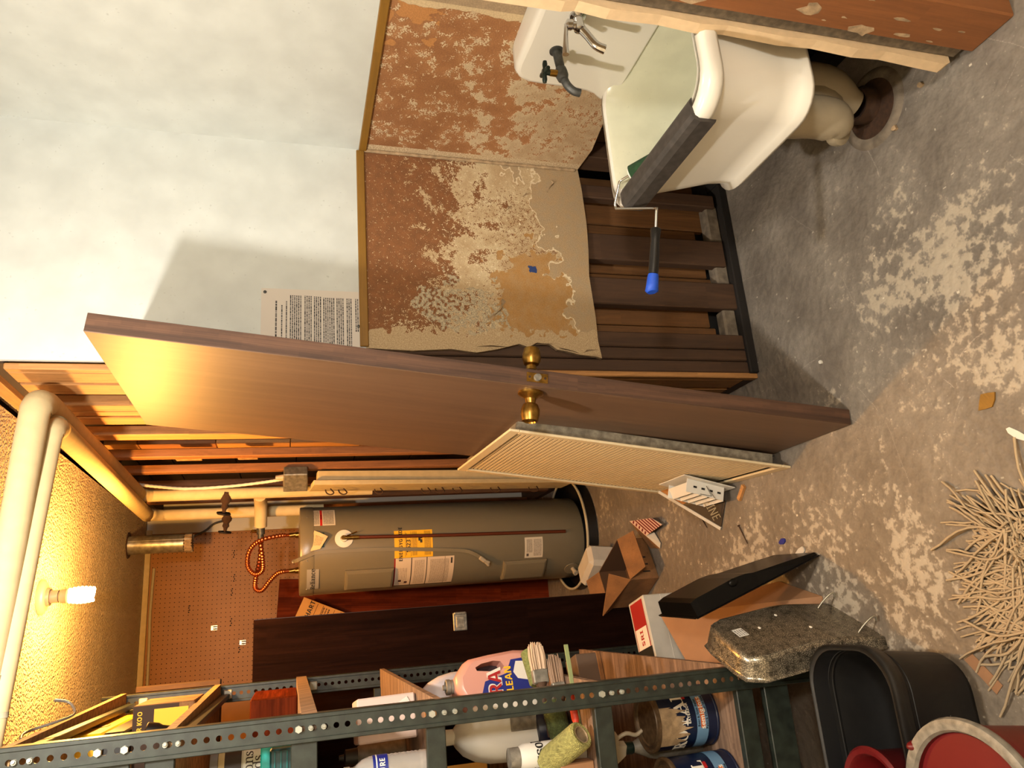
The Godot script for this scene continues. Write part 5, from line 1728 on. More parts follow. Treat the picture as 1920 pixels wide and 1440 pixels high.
func debris():
	var o
	var m := B()
	# chips and flakes that can be told apart on the floor
	for q in [["wood_chip", "small pale wood offcut on the floor beside the white register", "offcut", Vector3(0.362, 0.006, -2.345), Vector3(0.016, 0.011, 0.062), 0.75, M.pine], ["paint_chip", "ochre paint flake on the open floor right of the mop", "flake", Vector3(0.392, 0.0025, -1.305), Vector3(0.030, 0.004, 0.042), 0.5, M.yellow_trim], ["paint_chip", "white curled flake beside the foot of the black tray liner", "flake", Vector3(0.128, 0.004, -2.085), Vector3(0.020, 0.004, 0.050), 0.4, M.whitecard], ["paint_chip", "round white plaster flake beside the mop strings", "flake", Vector3(-0.150, 0.002, -1.375), Vector3(0.030, 0.003, 0.030), 0.2, M.whitecard], ["plaster_chip", "small plaster crumb near the sink drain", "flake", Vector3(1.168, 0.004, -1.352), Vector3(0.014, 0.008, 0.012), 0.9, M.plaster], ["plaster_chip", "plaster crumb at the foot of the cut wall end", "flake", Vector3(1.222, 0.004, -1.245), Vector3(0.012, 0.008, 0.011), 0.3, M.plaster], ["plaster_chip", "lone white crumb on the bare floor between the door and the sink", "flake", Vector3(0.668, 0.003, -1.815), Vector3(0.012, 0.006, 0.010), 0.3, M.white], ["plastic_scrap", "scrap of blue plastic on the floor in front of the boxes", "scrap", Vector3(0.172, 0.002, -2.165), Vector3(0.016, 0.004, 0.030), 0.2, M.blue_ink], ["plaster_chip", "flat white smear-like chip on the floor right of the mop", "flake", Vector3(0.300, 0.002, -1.255), Vector3(0.014, 0.003, 0.046), -0.7, M.white]]:
		o = thing(q[0], q[1], q[2])
		m = B()
		var pl := PackedVector2Array()
		rng.seed = int(q[3].x * 1000.0) + 7
		var n = 4 if q[0] == "wood_chip" else 8
		for i in n:
			var a = TAU * i / n + PI / 4.0
			var k = 1.0 if n == 4 else rng.randf_range(0.7, 1.1)
			pl.append(Vector2(cos(a) * q[4].x * 0.7 * k, sin(a) * q[4].z * 0.7 * k))
		m.prism(pl, 0.0, q[4].y, Transform3D(Basis(Vector3.UP, q[5]) * Basis(Vector3.RIGHT, -PI / 2), Vector3(q[3].x, 0.0008, q[3].z)))
		put("piece", m, q[6], o)
	for q in [["nail", "bent nail on the floor below the card sleeve", Vector3(0.330, 0.003, -2.66), Vector3(0.275, 0.003, -2.62)], ["screw", "long screw on the floor between the card sleeve and the boxes", Vector3(0.252, 0.004, -2.40), Vector3(0.186, 0.004, -2.365)], ["nail", "small nail on the floor between the grey bucket and the mop", Vector3(-0.148, 0.003, -1.49), Vector3(-0.185, 0.003, -1.475)]]:
		o = thing(q[0], q[1], "nail")
		m = B()
		m.cyl(q[2], q[3], 0.0022, 0.0016, 8)
		put("shank", m, M.rust, o)
		m = B()
		m.cyl(q[2], q[2] + (q[2] - q[3]).normalized() * 0.002, 0.0048, 0.0048, 10)
		put("head", m, M.rust, o)
	o = thing("tape_strip", "short strip of tan cloth lying on the floor behind the grey bucket", "strip")
	m = B()
	m.box(Vector3(-0.205, 0.002, -1.505), Vector3(0.10, 0.002, 0.030), 0.0005, Basis(Vector3.UP, 0.75))
	put("strip", m, M.hardboard, o)

func bucket_ring(cx, cz, hx, hz, y, r) -> Array:
	return rrect(cx - hx, cx + hx, cz - hz, cz + hz, min(r, min(hx, hz) - 0.001), y, 8)

func buckets():
	var o = thing("bucket", "dusty dark grey plastic mop bucket with a wide rim beside the rack", "bucket")
	var c = Vector2(-0.325, -1.632)
	var rs := []
	for q in [[0.150, 0.080, 0.0], [0.156, 0.086, 0.004], [0.176, 0.118, 0.16], [0.186, 0.130, 0.232]]:
		rs.append(bucket_ring(c.x, c.y, q[0], q[1], q[2], 0.09))
	var m := B()
	m.rings(rs, true, false)
	put("outer_wall", m, M.grey_plastic, o)
	rs = []
	for q in [[0.186, 0.130, 0.232], [0.196, 0.140, 0.234], [0.202, 0.146, 0.262], [0.203, 0.147, 0.272], [0.199, 0.143, 0.277], [0.190, 0.134, 0.274]]:
		rs.append(bucket_ring(c.x, c.y, q[0], q[1], q[2], 0.095))
	m = B()
	m.rings(rs, false, false)
	put("rim", m, mat(Color(0.13, 0.125, 0.12), 0.55, 0, T.grime, Vector3(3, 3, 3), true), o)
	rs = []
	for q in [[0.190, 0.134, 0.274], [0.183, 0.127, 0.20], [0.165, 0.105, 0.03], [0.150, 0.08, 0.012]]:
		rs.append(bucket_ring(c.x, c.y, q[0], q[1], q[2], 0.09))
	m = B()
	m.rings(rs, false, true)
	put("inner_wall", m, mat(Color(0.03, 0.032, 0.042), 0.55), o)  # near black inside stands for shade in the opening
	rs = []
	for q in [[0.1872, 0.131, 0.225], [0.1838, 0.1278, 0.222], [0.1833, 0.1272, 0.215], [0.186, 0.130, 0.213]]:
		rs.append(bucket_ring(c.x, c.y, q[0], q[1], q[2], 0.09))
	m = B()
	m.rings(rs, false, false)
	put("fill_line", m, M.grey_plastic, o)
	lett("Jer", 0.030, frame(Vector3(0.93, 0, 0.06), Vector3(0.05, 1, 0.25), Vector3(-0.315, 0.105, -1.520)), M.grey_trim, o)
	# red bucket in front, cut by the frame
	var r = thing("bucket", "red plastic bucket with a broad grey-white rim nearest the camera", "bucket")
	var rc = Vector3(-0.420, 0, -1.305)
	m = B()
	m.lathe([Vector2(0.115, 0.0), Vector2(0.120, 0.004), Vector2(0.150, 0.27), Vector2(0.158, 0.272), Vector2(0.159, 0.292)], Transform3D(Basis(), rc), 48)
	put("outer_wall", m, M.red_plastic, r)
	m = B()
	m.lathe([Vector2(0.160, 0.288), Vector2(0.166, 0.292), Vector2(0.169, 0.300), Vector2(0.166, 0.309), Vector2(0.158, 0.312), Vector2(0.146, 0.309), Vector2(0.141, 0.300)], Transform3D(Basis(), rc), 48, true, false)
	put("rim", m, M.grey_trim, r)
	m = B()
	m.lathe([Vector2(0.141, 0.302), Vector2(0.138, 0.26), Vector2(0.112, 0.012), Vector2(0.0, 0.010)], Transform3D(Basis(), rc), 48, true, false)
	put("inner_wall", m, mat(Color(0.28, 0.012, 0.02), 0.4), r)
	m = B()
	m.blob(Vector3(-0.318, 0.290, -1.432), Vector3(0.012, 0.028, 0.016), Basis(), 8)
	put("handle_lug", m, M.red_plastic, r)
	# small red pail nested in the grey bucket
	var p = thing("pail", "small red plastic pail nested in the dark grey bucket", "bucket")
	var pc = Vector3(-0.440, 0, -1.600)
	m = B()
	m.lathe([Vector2(0.070, 0.012), Vector2(0.074, 0.016), Vector2(0.088, 0.262), Vector2(0.098, 0.276), Vector2(0.100, 0.285), Vector2(0.094, 0.292), Vector2(0.084, 0.288), Vector2(0.078, 0.276), Vector2(0.066, 0.024), Vector2(0.0, 0.022)], Transform3D(Basis(), pc), 40)
	put("wall", m, M.red_plastic, p)

func holed_strip(m: MB, x0: float, x1: float, y0: float, n: int, pitch: float, z: float, r: float):
	var hx = (x1 - x0) / 2.0
	var cx = (x0 + x1) / 2.0
	for j in n:
		var cy = y0 + (j + 0.5) * pitch
		for k in 12:
			var a = TAU * k / 12
			var b = TAU * (k + 1) / 12
			var pt = func(t):
				var c = cos(t)
				var s = sin(t)
				var q = min(hx / max(absf(c), 0.0001), pitch / 2 / max(absf(s), 0.0001))
				return Vector3(cx + c * q, cy + s * q, z)
			var ia = Vector3(cx + cos(a) * r, cy + sin(a) * r, z)
			var ib = Vector3(cx + cos(b) * r, cy + sin(b) * r, z)
			var oa = pt.call(a)
			var ob = pt.call(b)
			m.quad(ia, oa, ob, ib, Vector3.BACK)
			m.quad(ia, ib, ib - Vector3(0, 0, 0.0022), ia - Vector3(0, 0, 0.0022), Vector3(cx, cy, z) - ia)
			var corner = Vector3(cx + signf(oa.x + ob.x - 2 * cx) * hx, cy + signf(oa.y + ob.y - 2 * cy) * pitch / 2, z)
			if absf(oa.x - ob.x) > 0.0005 and absf(oa.y - ob.y) > 0.0005:
				m.tri(oa, corner, ob, Vector3.BACK)

func rack():
	var o = thing("metal_shelving", "tall dark green slotted-angle steel rack with wooden shelves on the left", "shelving")
	for q in [[-0.232, -0.172, -1.94], [-0.212, -0.152, -3.18], [-0.835, -0.775, -1.94], [-0.815, -0.755, -3.18]]:
		var m := B()
		var ph = 0.007 if q[2] > -2.0 else 0.002
		holed_strip(m, q[0] + 0.010, q[1] - 0.010, ph, 86, 0.0254, q[2], 0.0066)
		var y1 = ph + 86 * 0.0254
		# folded edges and the side flange
		for e in [[q[0], q[0] + 0.010], [q[1] - 0.010, q[1]]]:
			m.span(Vector3(e[0], 0.0, q[2] - 0.004), Vector3(e[1], y1, q[2] + 0.0025), 0.0015)
		m.span(Vector3(q[1] - 0.003, 0.0, q[2] - 0.040), Vector3(q[1], y1, q[2]), 0.001)
		m.span(Vector3(q[0] + 0.001, 0.0, q[2]), Vector3(q[1] - 0.001, 0.007, q[2] + 0.001))
		put("post", m, M.rack, o)
	# shelf boards, thickness and height as seen
	for q in [[2.122, 0.018, M.chipboard], [1.808, 0.020, M.chipboard], [1.520, 0.036, M.shelfwood], [1.206, 0.016, M.shelfwood], [0.795, 0.018, M.shelfwood], [0.372, 0.016, M.shelfwood]]:
		var m := B()
		m.prism(PackedVector2Array([Vector2(-0.80, 1.952), Vector2(-0.172, 1.952), Vector2(-0.146, 3.172), Vector2(-0.78, 3.172)]), q[0] - q[1], q[0], Transform3D(Basis(Vector3(1, 0, 0), Vector3(0, 0, -1), Vector3(0, 1, 0)), Vector3.ZERO))
		put("shelf_board", m, q[2], o)
	for q in [[1.875, 1.950], [1.786, 1.846], [1.484, 1.543], [1.186, 1.232], [0.752, 0.800], [0.336, 0.386], [0.225, 0.300]]:
		for z in [-1.958, -3.165]:
			put("cross_beam", sp(Vector3(-0.80, q[0], z - 0.014), Vector3(-0.215, q[1], z + 0.014 - 0.005), 0.002), M.rack, o)
	for y in [2.07, 1.755, 0.745, 0.325]:
		put("long_beam", sp(Vector3(-0.196, y, -3.15), Vector3(-0.180, y + 0.028, -1.965), 0.002), M.rack, o)
	for y in [2.092, 2.063, 1.937, 1.885, 1.805, 1.779, 1.526, 1.499, 1.470, 1.219, 1.189, 1.163, 0.780, 0.753, 0.725, 0.34]:
		var m := B()
		var big = y in [1.937, 1.885, 1.526, 1.219, 0.780]
		var c = Vector3(-0.202, y, -1.937)
		m.cyl(c - Vector3(0, 0, 0.003), c + Vector3(0, 0, 0.005), 0.0088 if big else 0.0065, 0.0082 if big else 0.0055, 6 if big else 8)
		if not big: m.cyl(c + Vector3(0.001, 0.001, 0.004), c + Vector3(0.002, 0.0, 0.010), 0.0042, 0.0036, 8)
		put("bolt", m, M.bolt, o)
	for y in [2.045, 1.760, 1.455]:
		var m := B()
		m.span(Vector3(-0.200, y - 0.012, -3.177), Vector3(-0.168, y + 0.018, -3.170), 0.003)
		put("bracket", m, M.bolt, o)

func jug(o: Node3D, body: Material, base: Vector3, turn: float, w: float, d: float, h: float):
	# a handled plastic jug: shoulders lean to the neck, a real opening for the hand
	var b = Basis(Vector3.UP, turn)
	var rs := []
	for q in [[0.0, 0.86, 0.86], [0.02, 0.97, 0.97], [0.06, 1.0, 1.0], [0.50, 1.0, 1.0], [0.62, 0.97, 0.98], [0.74, 0.85, 0.92], [0.84, 0.62, 0.75], [0.90, 0.36, 0.45], [0.925, 0.22, 0.26]]:
		var r := []
		for p in rrect(-w / 2 * q[1], w / 2 * q[1], -d / 2 * q[2], d / 2 * q[2], min(w, d) * 0.28 * q[1], 0.0, 6):
			r.append(base + b * Vector3(p.x, q[0] * h, p.z))
		rs.append(r)
	var m := B()
	m.rings(rs)
	put("body", m, body, o)

func bottle(o: Node3D, base: Vector3, prof: Array, m: Material, called := "body"):
	var mb := B()
	mb.lathe(prof, Transform3D(Basis(), base), 32)
	return put(called, mb, m, o)

func rack_goods():
	var m := B()
	var o
	# --- top bay
	o = thing("storage_case", "yellow plastic case lying on the dark cartons in the top bay of the rack", "case")
	put("lid", sp(Vector3(-0.62, 2.025, -2.98), Vector3(-0.205, 2.098, -2.42), 0.006), M.yellow_ink, o)
	put("handle_shadow", sp(Vector3(-0.206, 2.05, -2.66), Vector3(-0.2035, 2.09, -2.60), 0.001), mat(Color(0.42, 0.33, 0.04), 0.6), o)  # darker yellow patch standing for the handle's shadow
	put("base", sp(Vector3(-0.61, 1.972, -2.97), Vector3(-0.207, 2.025, -2.43), 0.004), M.black, o)
	o = thing("carton", "brown carton with yellow lettering and a yellow label on the second shelf of the rack", "box")
	put("box_body", sp(Vector3(-0.34, 1.809, -2.80), Vector3(-0.152, 1.971, -2.52), 0.003), M.card, o)
	put("dark_panel", sp(Vector3(-0.338, 1.85, -2.5195), Vector3(-0.154, 1.970, -2.519), 0.0), mat(Color(0.22, 0.14, 0.08), 0.8), o)
	put("yellow_label", sp(Vector3(-0.235, 1.825, -2.5188), Vector3(-0.165, 1.915, -2.5180), 0.0), M.yellow_ink, o)
	lett("INKER KOO", 0.0125, Transform3D(Basis(), Vector3(-0.215, 1.952, -2.518)), M.yellow_ink, o)
	o = thing("carton", "plain black carton under the far end of the yellow case", "box")
	put("box_body", sp(Vector3(-0.60, 1.809, -3.02), Vector3(-0.36, 1.971, -2.40), 0.003), M.black, o)
	o = thing("torch", "black cylindrical torch standing askew in front of the yellow-lettered carton", "torch")
	m = B()
	m.lathe([Vector2(0.020, 0.0), Vector2(0.021, 0.004), Vector2(0.021, 0.06), Vector2(0.025, 0.07), Vector2(0.025, 0.095), Vector2(0.022, 0.098), Vector2(0.0, 0.096)], Transform3D(Basis(Vector3(0, 0, 1), -0.2), Vector3(-0.228, 1.814, -2.36)), 20)
	put("barrel", m, M.black, o)
	o = thing("wire_hanger", "bent grey wire hooked over the edge of the top shelf", "wire")
	m = B()
	m.tube(curve([Vector3(-0.172, 2.129, -2.10), Vector3(-0.165, 2.135, -2.13), Vector3(-0.160, 2.128, -2.17), Vector3(-0.150, 2.085, -2.22), Vector3(-0.140, 2.065, -2.28), Vector3(-0.115, 2.085, -2.31), Vector3(-0.105, 2.115, -2.29)], 5), 0.0035, 7)
	put("wire", m, M.steel, o)
	o = thing("plank_frame", "long dusty wooden plank frame standing behind the top of the rack against the pegboard", "frame")  # a frame of old planks behind the rack
	put("side", sp(Vector3(-0.156, 1.80, -3.36), Vector3(-0.134, 2.10, -3.32), 0.003), M.oldwood, o)
	put("bottom", sp(Vector3(-0.60, 1.80, -3.40), Vector3(-0.165, 2.10, -3.37), 0.003), M.oldwood, o)
	# --- bay between shelves two and three
	o = thing("wooden_drawer", "old reddish open wooden drawer pushed to the back of the third shelf of the rack", "crate")  # an old open drawer
	put("front", sp(Vector3(-0.70, 1.521, -2.72), Vector3(-0.18, 1.665, -2.70), 0.004), M.red_panel, o)
	put("side", sp(Vector3(-0.198, 1.521, -3.13), Vector3(-0.180, 1.665, -2.72), 0.003), M.red_panel, o)
	put("side", sp(Vector3(-0.70, 1.521, -3.13), Vector3(-0.682, 1.665, -2.72), 0.003), M.red_panel, o)
	put("back", sp(Vector3(-0.682, 1.521, -3.13), Vector3(-0.198, 1.645, -3.115), 0.003), M.red_panel, o)
	put("bottom", sp(Vector3(-0.682, 1.522, -3.115), Vector3(-0.198, 1.532, -2.72)), M.oldwood, o)
	o = thing("coffee_can", "white printed coffee canister with a clear lid behind the front rack post", "can")
	var cc = Vector3(-0.300, 1.521, -2.215)
	bottle(o, cc, [Vector2(0.045, 0.0), Vector2(0.047, 0.003), Vector2(0.047, 0.135), Vector2(0.049, 0.138)], M.white)
	m = B()
	m.lathe([Vector2(0.0475, 0.135), Vector2(0.0475, 0.178)], Transform3D(Basis(), cc), 32, true, false)
	put("brown_band", m, mat(Color(0.16, 0.10, 0.05), 0.5), o)
	m = B()
	m.lathe([Vector2(0.049, 0.178), Vector2(0.050, 0.181), Vector2(0.050, 0.192), Vector2(0.044, 0.194)], Transform3D(Basis(), cc), 32)
	put("cream_rim", m, M.lagging, o)
	m = B()
	m.lathe([Vector2(0.046, 0.194), Vector2(0.047, 0.212), Vector2(0.0, 0.214)], Transform3D(Basis(), cc), 32)
	put("lid", m, mat(Color(0.45, 0.44, 0.44), 0.3), o)
	var fl = Basis(Vector3(0, 0, 1), 0.0)
	var can_f = func(deg, y): return Transform3D(Basis(Vector3.UP, deg_to_rad(deg)) * fl, cc + Vector3(sin(deg_to_rad(deg)) * 0.0475, y, cos(deg_to_rad(deg)) * 0.0475))
	lett("ids", 0.022, can_f.call(8.0, 0.100), mat(Color(0.15, 0.07, 0.04), 0.6), o, "lettering", false, 0.048, "Droid Serif")
	lett("ebns", 0.022, can_f.call(8.0, 0.122), mat(Color(0.15, 0.07, 0.04), 0.6), o, "lettering", false, 0.048, "Droid Serif")
	m = B()
	m.box(cc + Vector3(0.004, 0.055, 0.0472), Vector3(0.034, 0.050, 0.002), 0.0005)
	put("brown_emblem", m, mat(Color(0.20, 0.08, 0.06), 0.6), o)
	o = thing("file_tray", "turquoise plastic tray standing on edge beside the coffee canister", "tray")
	put("rim", sp(Vector3(-0.44, 1.521, -2.10), Vector3(-0.245, 1.612, -2.088), 0.003), mat(Color(0.10, 0.62, 0.60), 0.4), o)
	put("body", sp(Vector3(-0.43, 1.523, -2.088), Vector3(-0.250, 1.590, -2.040), 0.004), mat(Color(0.01, 0.20, 0.21), 0.4), o)
	for k in 4:
		put("rib", sp(Vector3(-0.42, 1.535 + k * 0.014, -2.040), Vector3(-0.255, 1.538 + k * 0.014, -2.037), 0.0005), mat(Color(0.03, 0.35, 0.35), 0.4), o)
	# --- bay between shelves three and four
	o = thing("carton", "white carton with a torn taped corner standing behind the front rack post", "box")
	m = B()
	m.box(Vector3(-0.243, 1.288, -2.345), Vector3(0.115, 0.160, 0.17), 0.004, Basis(Vector3.UP, 0.12) * Basis(Vector3(0, 0, 1), 0.02))
	put("box_body", m, mat(Color(0.78, 0.70, 0.66), 0.75), o)
	m = B()
	m.box(Vector3(-0.207, 1.235, -2.262), Vector3(0.04, 0.03, 0.004), 0.001, Basis(Vector3.UP, 0.1) * Basis(Vector3(0, 0, 1), 0.5))
	put("tape_patch", m, M.white, o)
	o = thing("chip_brush", "wooden brush handle wedged upright beside the white carton", "brush")
	m = B()
	m.tube([Vector3(-0.21, 1.215, -2.045), Vector3(-0.25, 1.213, -2.03), Vector3(-0.30, 1.216, -2.02), Vector3(-0.335, 1.216, -2.015)], [0.004, 0.006, 0.0065, 0.004], 10)
	put("handle", m, M.pine, o)
	o = thing("spray_can", "grey ribbed spray can in shadow behind the white carton", "can")
	bottle(o, Vector3(-0.355, 1.207, -2.52), [Vector2(0.032, 0.0), Vector2(0.033, 0.003), Vector2(0.033, 0.125), Vector2(0.028, 0.138), Vector2(0.026, 0.142)], M.grey_trim)
	bottle(o, Vector3(-0.355, 1.207, -2.52), [Vector2(0.024, 0.142), Vector2(0.022, 0.178), Vector2(0.010, 0.182), Vector2(0.008, 0.196), Vector2(0.0, 0.197)], M.black, "cap")
	o = thing("water_bottle", "ribbed clear water bottle with a blue label at the lower left edge", "bottle")
	var wb = Vector3(-0.325, 1.207, -2.06)
	var pr := [Vector2(0.026, 0.0), Vector2(0.031, 0.005), Vector2(0.032, 0.02)]
	for k in 8:
		pr.append(Vector2(0.0320, 0.026 + k * 0.010)); pr.append(Vector2(0.0305, 0.031 + k * 0.010))
	pr += [Vector2(0.032, 0.110), Vector2(0.032, 0.142), Vector2(0.031, 0.150), Vector2(0.026, 0.168), Vector2(0.014, 0.186), Vector2(0.012, 0.190), Vector2(0.012, 0.200)]
	var clear := mat(Color(0.75, 0.73, 0.70, 0.45), 0.12)
	clear.transparency = BaseMaterial3D.TRANSPARENCY_ALPHA
	bottle(o, wb, pr, clear)
	m = B()
	m.lathe([Vector2(0.0326, 0.108), Vector2(0.0326, 0.144)], Transform3D(Basis(), wb), 32, true, false)
	var lb = put("label", m, M.blue_ink, o)
	m = B()
	m.lathe([Vector2(0.0330, 0.134), Vector2(0.0330, 0.137)], Transform3D(Basis(), wb), 32, true, false)
	put("label_stripe", m, M.white_ink, lb)
	lett("PURE", 0.013, Transform3D(Basis(Vector3.UP, 0.25), wb + Vector3(0.008, 0.122, 0.0325)), M.white_ink, lb, "lettering", true, 0.033)
	bottle(o, wb, [Vector2(0.0135, 0.198), Vector2(0.014, 0.200), Vector2(0.014, 0.212), Vector2(0.0, 0.213)], M.white, "cap")
	# --- bay over the fifth board
	o = thing("detergent_jug", "pinkish laundry detergent jug with a red X on its blue label", "jug")
	var jm := mat(Color(0.80, 0.58, 0.52), 0.35)
	jm.backlight_enabled = true
	jm.backlight = Color(0.3, 0.15, 0.14)
	var jb = Vector3(-0.204, 0.796, -2.46)
	# profile of the jug in its own face plane, with the hand opening cut out
	var out2 := PackedVector2Array([Vector2(-0.075, 0.0), Vector2(0.070, 0.0), Vector2(0.090, 0.008), Vector2(0.099, 0.03), Vector2(0.102, 0.07), Vector2(0.095, 0.15), Vector2(0.086, 0.215), Vector2(0.074, 0.235), Vector2(0.046, 0.256), Vector2(0.036, 0.264), Vector2(0.0, 0.264), Vector2(-0.03, 0.25), Vector2(-0.07, 0.22), Vector2(-0.088, 0.18), Vector2(-0.094, 0.03), Vector2(-0.09, 0.008)])
	var sh := []
	for q in [[0.050, 0.985], [0.058, 0.93]]:
		pass
	var jt = Basis(Vector3.UP, 0.30)
	var cut := PackedVector2Array([Vector2(0.038, 0.120), Vector2(0.050, 0.108), Vector2(0.066, 0.118), Vector2(0.070, 0.14), Vector2(0.064, 0.180), Vector2(0.054, 0.200), Vector2(0.044, 0.196), Vector2(0.038, 0.15)])
	# the body is pieced from slices left and right of the opening so that the hand hole goes right through
	m = B()
	var ringz := func(poly: PackedVector2Array, k: float, c: Vector2, z: float) -> Array:
		var r := []
		for p in poly:
			var v = c + (p - c) * k
			r.append(jb + jt * Vector3(v.x, max(v.y, 0.0), z))
		return r
	var cen := Vector2(-0.01, 0.11)
	m.rings([ringz.call(out2, 0.86, cen, -0.058), ringz.call(out2, 0.96, cen, -0.050), ringz.call(out2, 1.0, cen, -0.032), ringz.call(out2, 1.0, cen, 0.032), ringz.call(out2, 0.96, cen, 0.050), ringz.call(out2, 0.86, cen, 0.058)], true, false)
	# front face with the opening
	var face := PackedVector2Array()
	for p in out2: face.append(cen + (p - cen) * 0.86)
	var left := Geometry2D.clip_polygons(face, cut)
	for pl in left:
		if not Geometry2D.is_polygon_clockwise(pl):
			# bridge the hole by splitting the face along its middle
			var half1 = Geometry2D.intersect_polygons(face, PackedVector2Array([Vector2(-1, -1), Vector2(0.053, -1), Vector2(0.053, 1), Vector2(-1, 1)]))
			var half2 = Geometry2D.intersect_polygons(face, PackedVector2Array([Vector2(0.053, -1), Vector2(1, -1), Vector2(1, 1), Vector2(0.053, 1)]))
			for hlf in half1 + half2:
				for piece in Geometry2D.clip_polygons(hlf, cut):
					var ii = Geometry2D.triangulate_polygon(piece)
					for i in range(0, ii.size(), 3):
						var v3 = []
						for k in 3: v3.append(jb + jt * Vector3(piece[ii[i + k]].x, piece[ii[i + k]].y, 0.058))
						m.tri(v3[0], v3[1], v3[2], jt * Vector3.BACK)
	for i in cut.size():
		var a = cut[i]
		var b = cut[(i + 1) % cut.size()]
		m.quad(jb + jt * Vector3(a.x, a.y, 0.058), jb + jt * Vector3(b.x, b.y, 0.058), jb + jt * Vector3(b.x, b.y, 0.0), jb + jt * Vector3(a.x, a.y, 0.0), jt * Vector3(cut[0].x + 0.016 - a.x, 0.14 - a.y, 0))
	put("body", m, jm, o)
	m = B()
	m.prism(cut, -0.002, 0.002, Transform3D(jt, jb))
	put("hole_shade", m, mat(Color(0.16, 0.08, 0.10), 0.8), o)  # dark plate across the opening stands for its shade
	m = B()
	m.lathe([Vector2(0.021, 0.0), Vector2(0.021, 0.012), Vector2(0.023, 0.014), Vector2(0.023, 0.026), Vector2(0.018, 0.028), Vector2(0.018, 0.012)], Transform3D(jt, jb + jt * Vector3(0.018, 0.260, 0.0)), 22, true, false)
	m.cyl(jb + jt * Vector3(0.018, 0.260, 0.0), jb + jt * Vector3(0.018, 0.296, 0.0), 0.010, 0.008, 14)
	put("neck", m, M.grey_trim, o)
	var lp := B()
	lp.prism(PackedVector2Array([Vector2(-0.078, 0.03), Vector2(0.062, 0.012), Vector2(0.072, 0.030), Vector2(0.068, 0.085), Vector2(0.028, 0.105), Vector2(0.01, 0.175), Vector2(-0.03, 0.19), Vector2(-0.075, 0.18)]), 0.0584, 0.0592, Transform3D(jt, jb))
	var jl = put("label", lp, M.blue_ink, o)
	lp = B()
	lp.prism(PackedVector2Array([Vector2(0.0, 0.025), Vector2(0.058, 0.020), Vector2(0.062, 0.070), Vector2(0.030, 0.082), Vector2(0.010, 0.07)]), 0.0594, 0.060, Transform3D(jt, jb))
	put("white_cloth_print", lp, M.white_ink, jl)
	var jx = func(x, y): return Transform3D(jt, jb + jt * Vector3(x, y, 0.0600))
	lett("XTRA", 0.046, jx.call(-0.030, 0.145), M.white_ink, jl)
	lett("XTRA", 0.040, Transform3D(jt, jb + jt * Vector3(-0.030, 0.145, 0.0608)), M.red_ink, jl)
	lett("OXI CLEAN", 0.022, jx.call(-0.030, 0.100), M.yellow_ink, jl)
	o = thing("bleach_jug", "plain white plastic jug half hidden behind the front rack post", "jug")
	jug(o, M.white, Vector3(-0.300, 0.796, -2.25), 0.3, 0.155, 0.13, 0.34)
	bottle(o, Vector3(-0.300, 0.796 + 0.312, -2.25), [Vector2(0.020, 0.0), Vector2(0.021, 0.030), Vector2(0.0, 0.032)], M.white, "cap")
	m = B()
	m.span(Vector3(-0.36, 0.83, -2.186), Vector3(-0.25, 0.96, -2.183), 0.0005)
	put("clear_label", m, M.grey_trim, o)
	o = thing("white_jug", "frosted jug behind the pink detergent jug", "jug")
	jug(o, mat(Color(0.72, 0.70, 0.72), 0.35), Vector3(-0.235, 0.796, -2.72), 0.2, 0.15, 0.12, 0.36)
	bottle(o, Vector3(-0.235, 0.796 + 0.33, -2.72), [Vector2(0.020, 0.0), Vector2(0.021, 0.028), Vector2(0.0, 0.030)], M.white, "cap")
	o = thing("spray_can", "white spray can with black script and a red band on the fifth shelf", "can")
	var lc = Vector3(-0.345, 0.796, -2.075)
	bottle(o, lc, [Vector2(0.030, 0.0), Vector2(0.032, 0.003), Vector2(0.032, 0.165), Vector2(0.026, 0.178)], M.white)
	m = B()
	m.lathe([Vector2(0.0324, 0.060), Vector2(0.0324, 0.085)], Transform3D(Basis(), lc), 30, true, false)
	put("red_band", m, M.red_ink, o)
	lett("Lysol", 0.026, Transform3D(Basis(Vector3.UP, 0.2), lc + Vector3(0.0065, 0.130, 0.0322)), M.ink, o, "lettering", true, 0.0325, "Droid Serif")
	bottle(o, lc, [Vector2(0.026, 0.178), Vector2(0.026, 0.205), Vector2(0.0, 0.207)], M.grey_trim, "cap")
	# rollers and brushes lying with their ends over the edge
	for q in [[Vector3(-0.095, 0.860, -2.275), Vector3(-0.185, 0.850, -2.235), 0.030, Color(0.52, 0.58, 0.36), "pale green paint roller cover lying next to the pink detergent jug"], [Vector3(-0.230, 0.845, -2.16), Vector3(-0.335, 0.835, -2.12), 0.030, Color(0.36, 0.42, 0.24), "mossy green roller cover below the white jug"]]:
		o = thing("roller_cover", q[4], "roller cover")
		m = B()
		m.lathe([Vector2(0.019, 0.001), Vector2(q[2] - 0.003, 0.0), Vector2(q[2], 0.004), Vector2(q[2], (q[0] - q[1]).length() - 0.004), Vector2(q[2] - 0.003, (q[0] - q[1]).length())], MB.along(q[0], q[1]), 28)
		put("nap", m, relief(mat(q[3], 1.0, 0, T.grime, Vector3(14, 14, 14), true), T.bump, 0.3), o)
	o = thing("roller_cover", "thick pale yellow roller cover with an open core lying in front on the fifth shelf", "roller cover")
	var ra = Vector3(-0.285, 0.792 + 0.030, -1.985)
	var rb2 = Vector3(-0.318, 0.930, -2.03)
	ra = Vector3(-0.292, 0.840, -1.955)
	rb2 = Vector3(-0.365, 0.905, -2.060)
	m = B()
	m.lathe([Vector2(0.0215, 0.0), Vector2(0.029, -0.002), Vector2(0.034, 0.002), Vector2(0.0352, 0.01), Vector2(0.0355, (ra - rb2).length() - 0.004), Vector2(0.031, (ra - rb2).length())], MB.along(ra, rb2), 32, true, false)
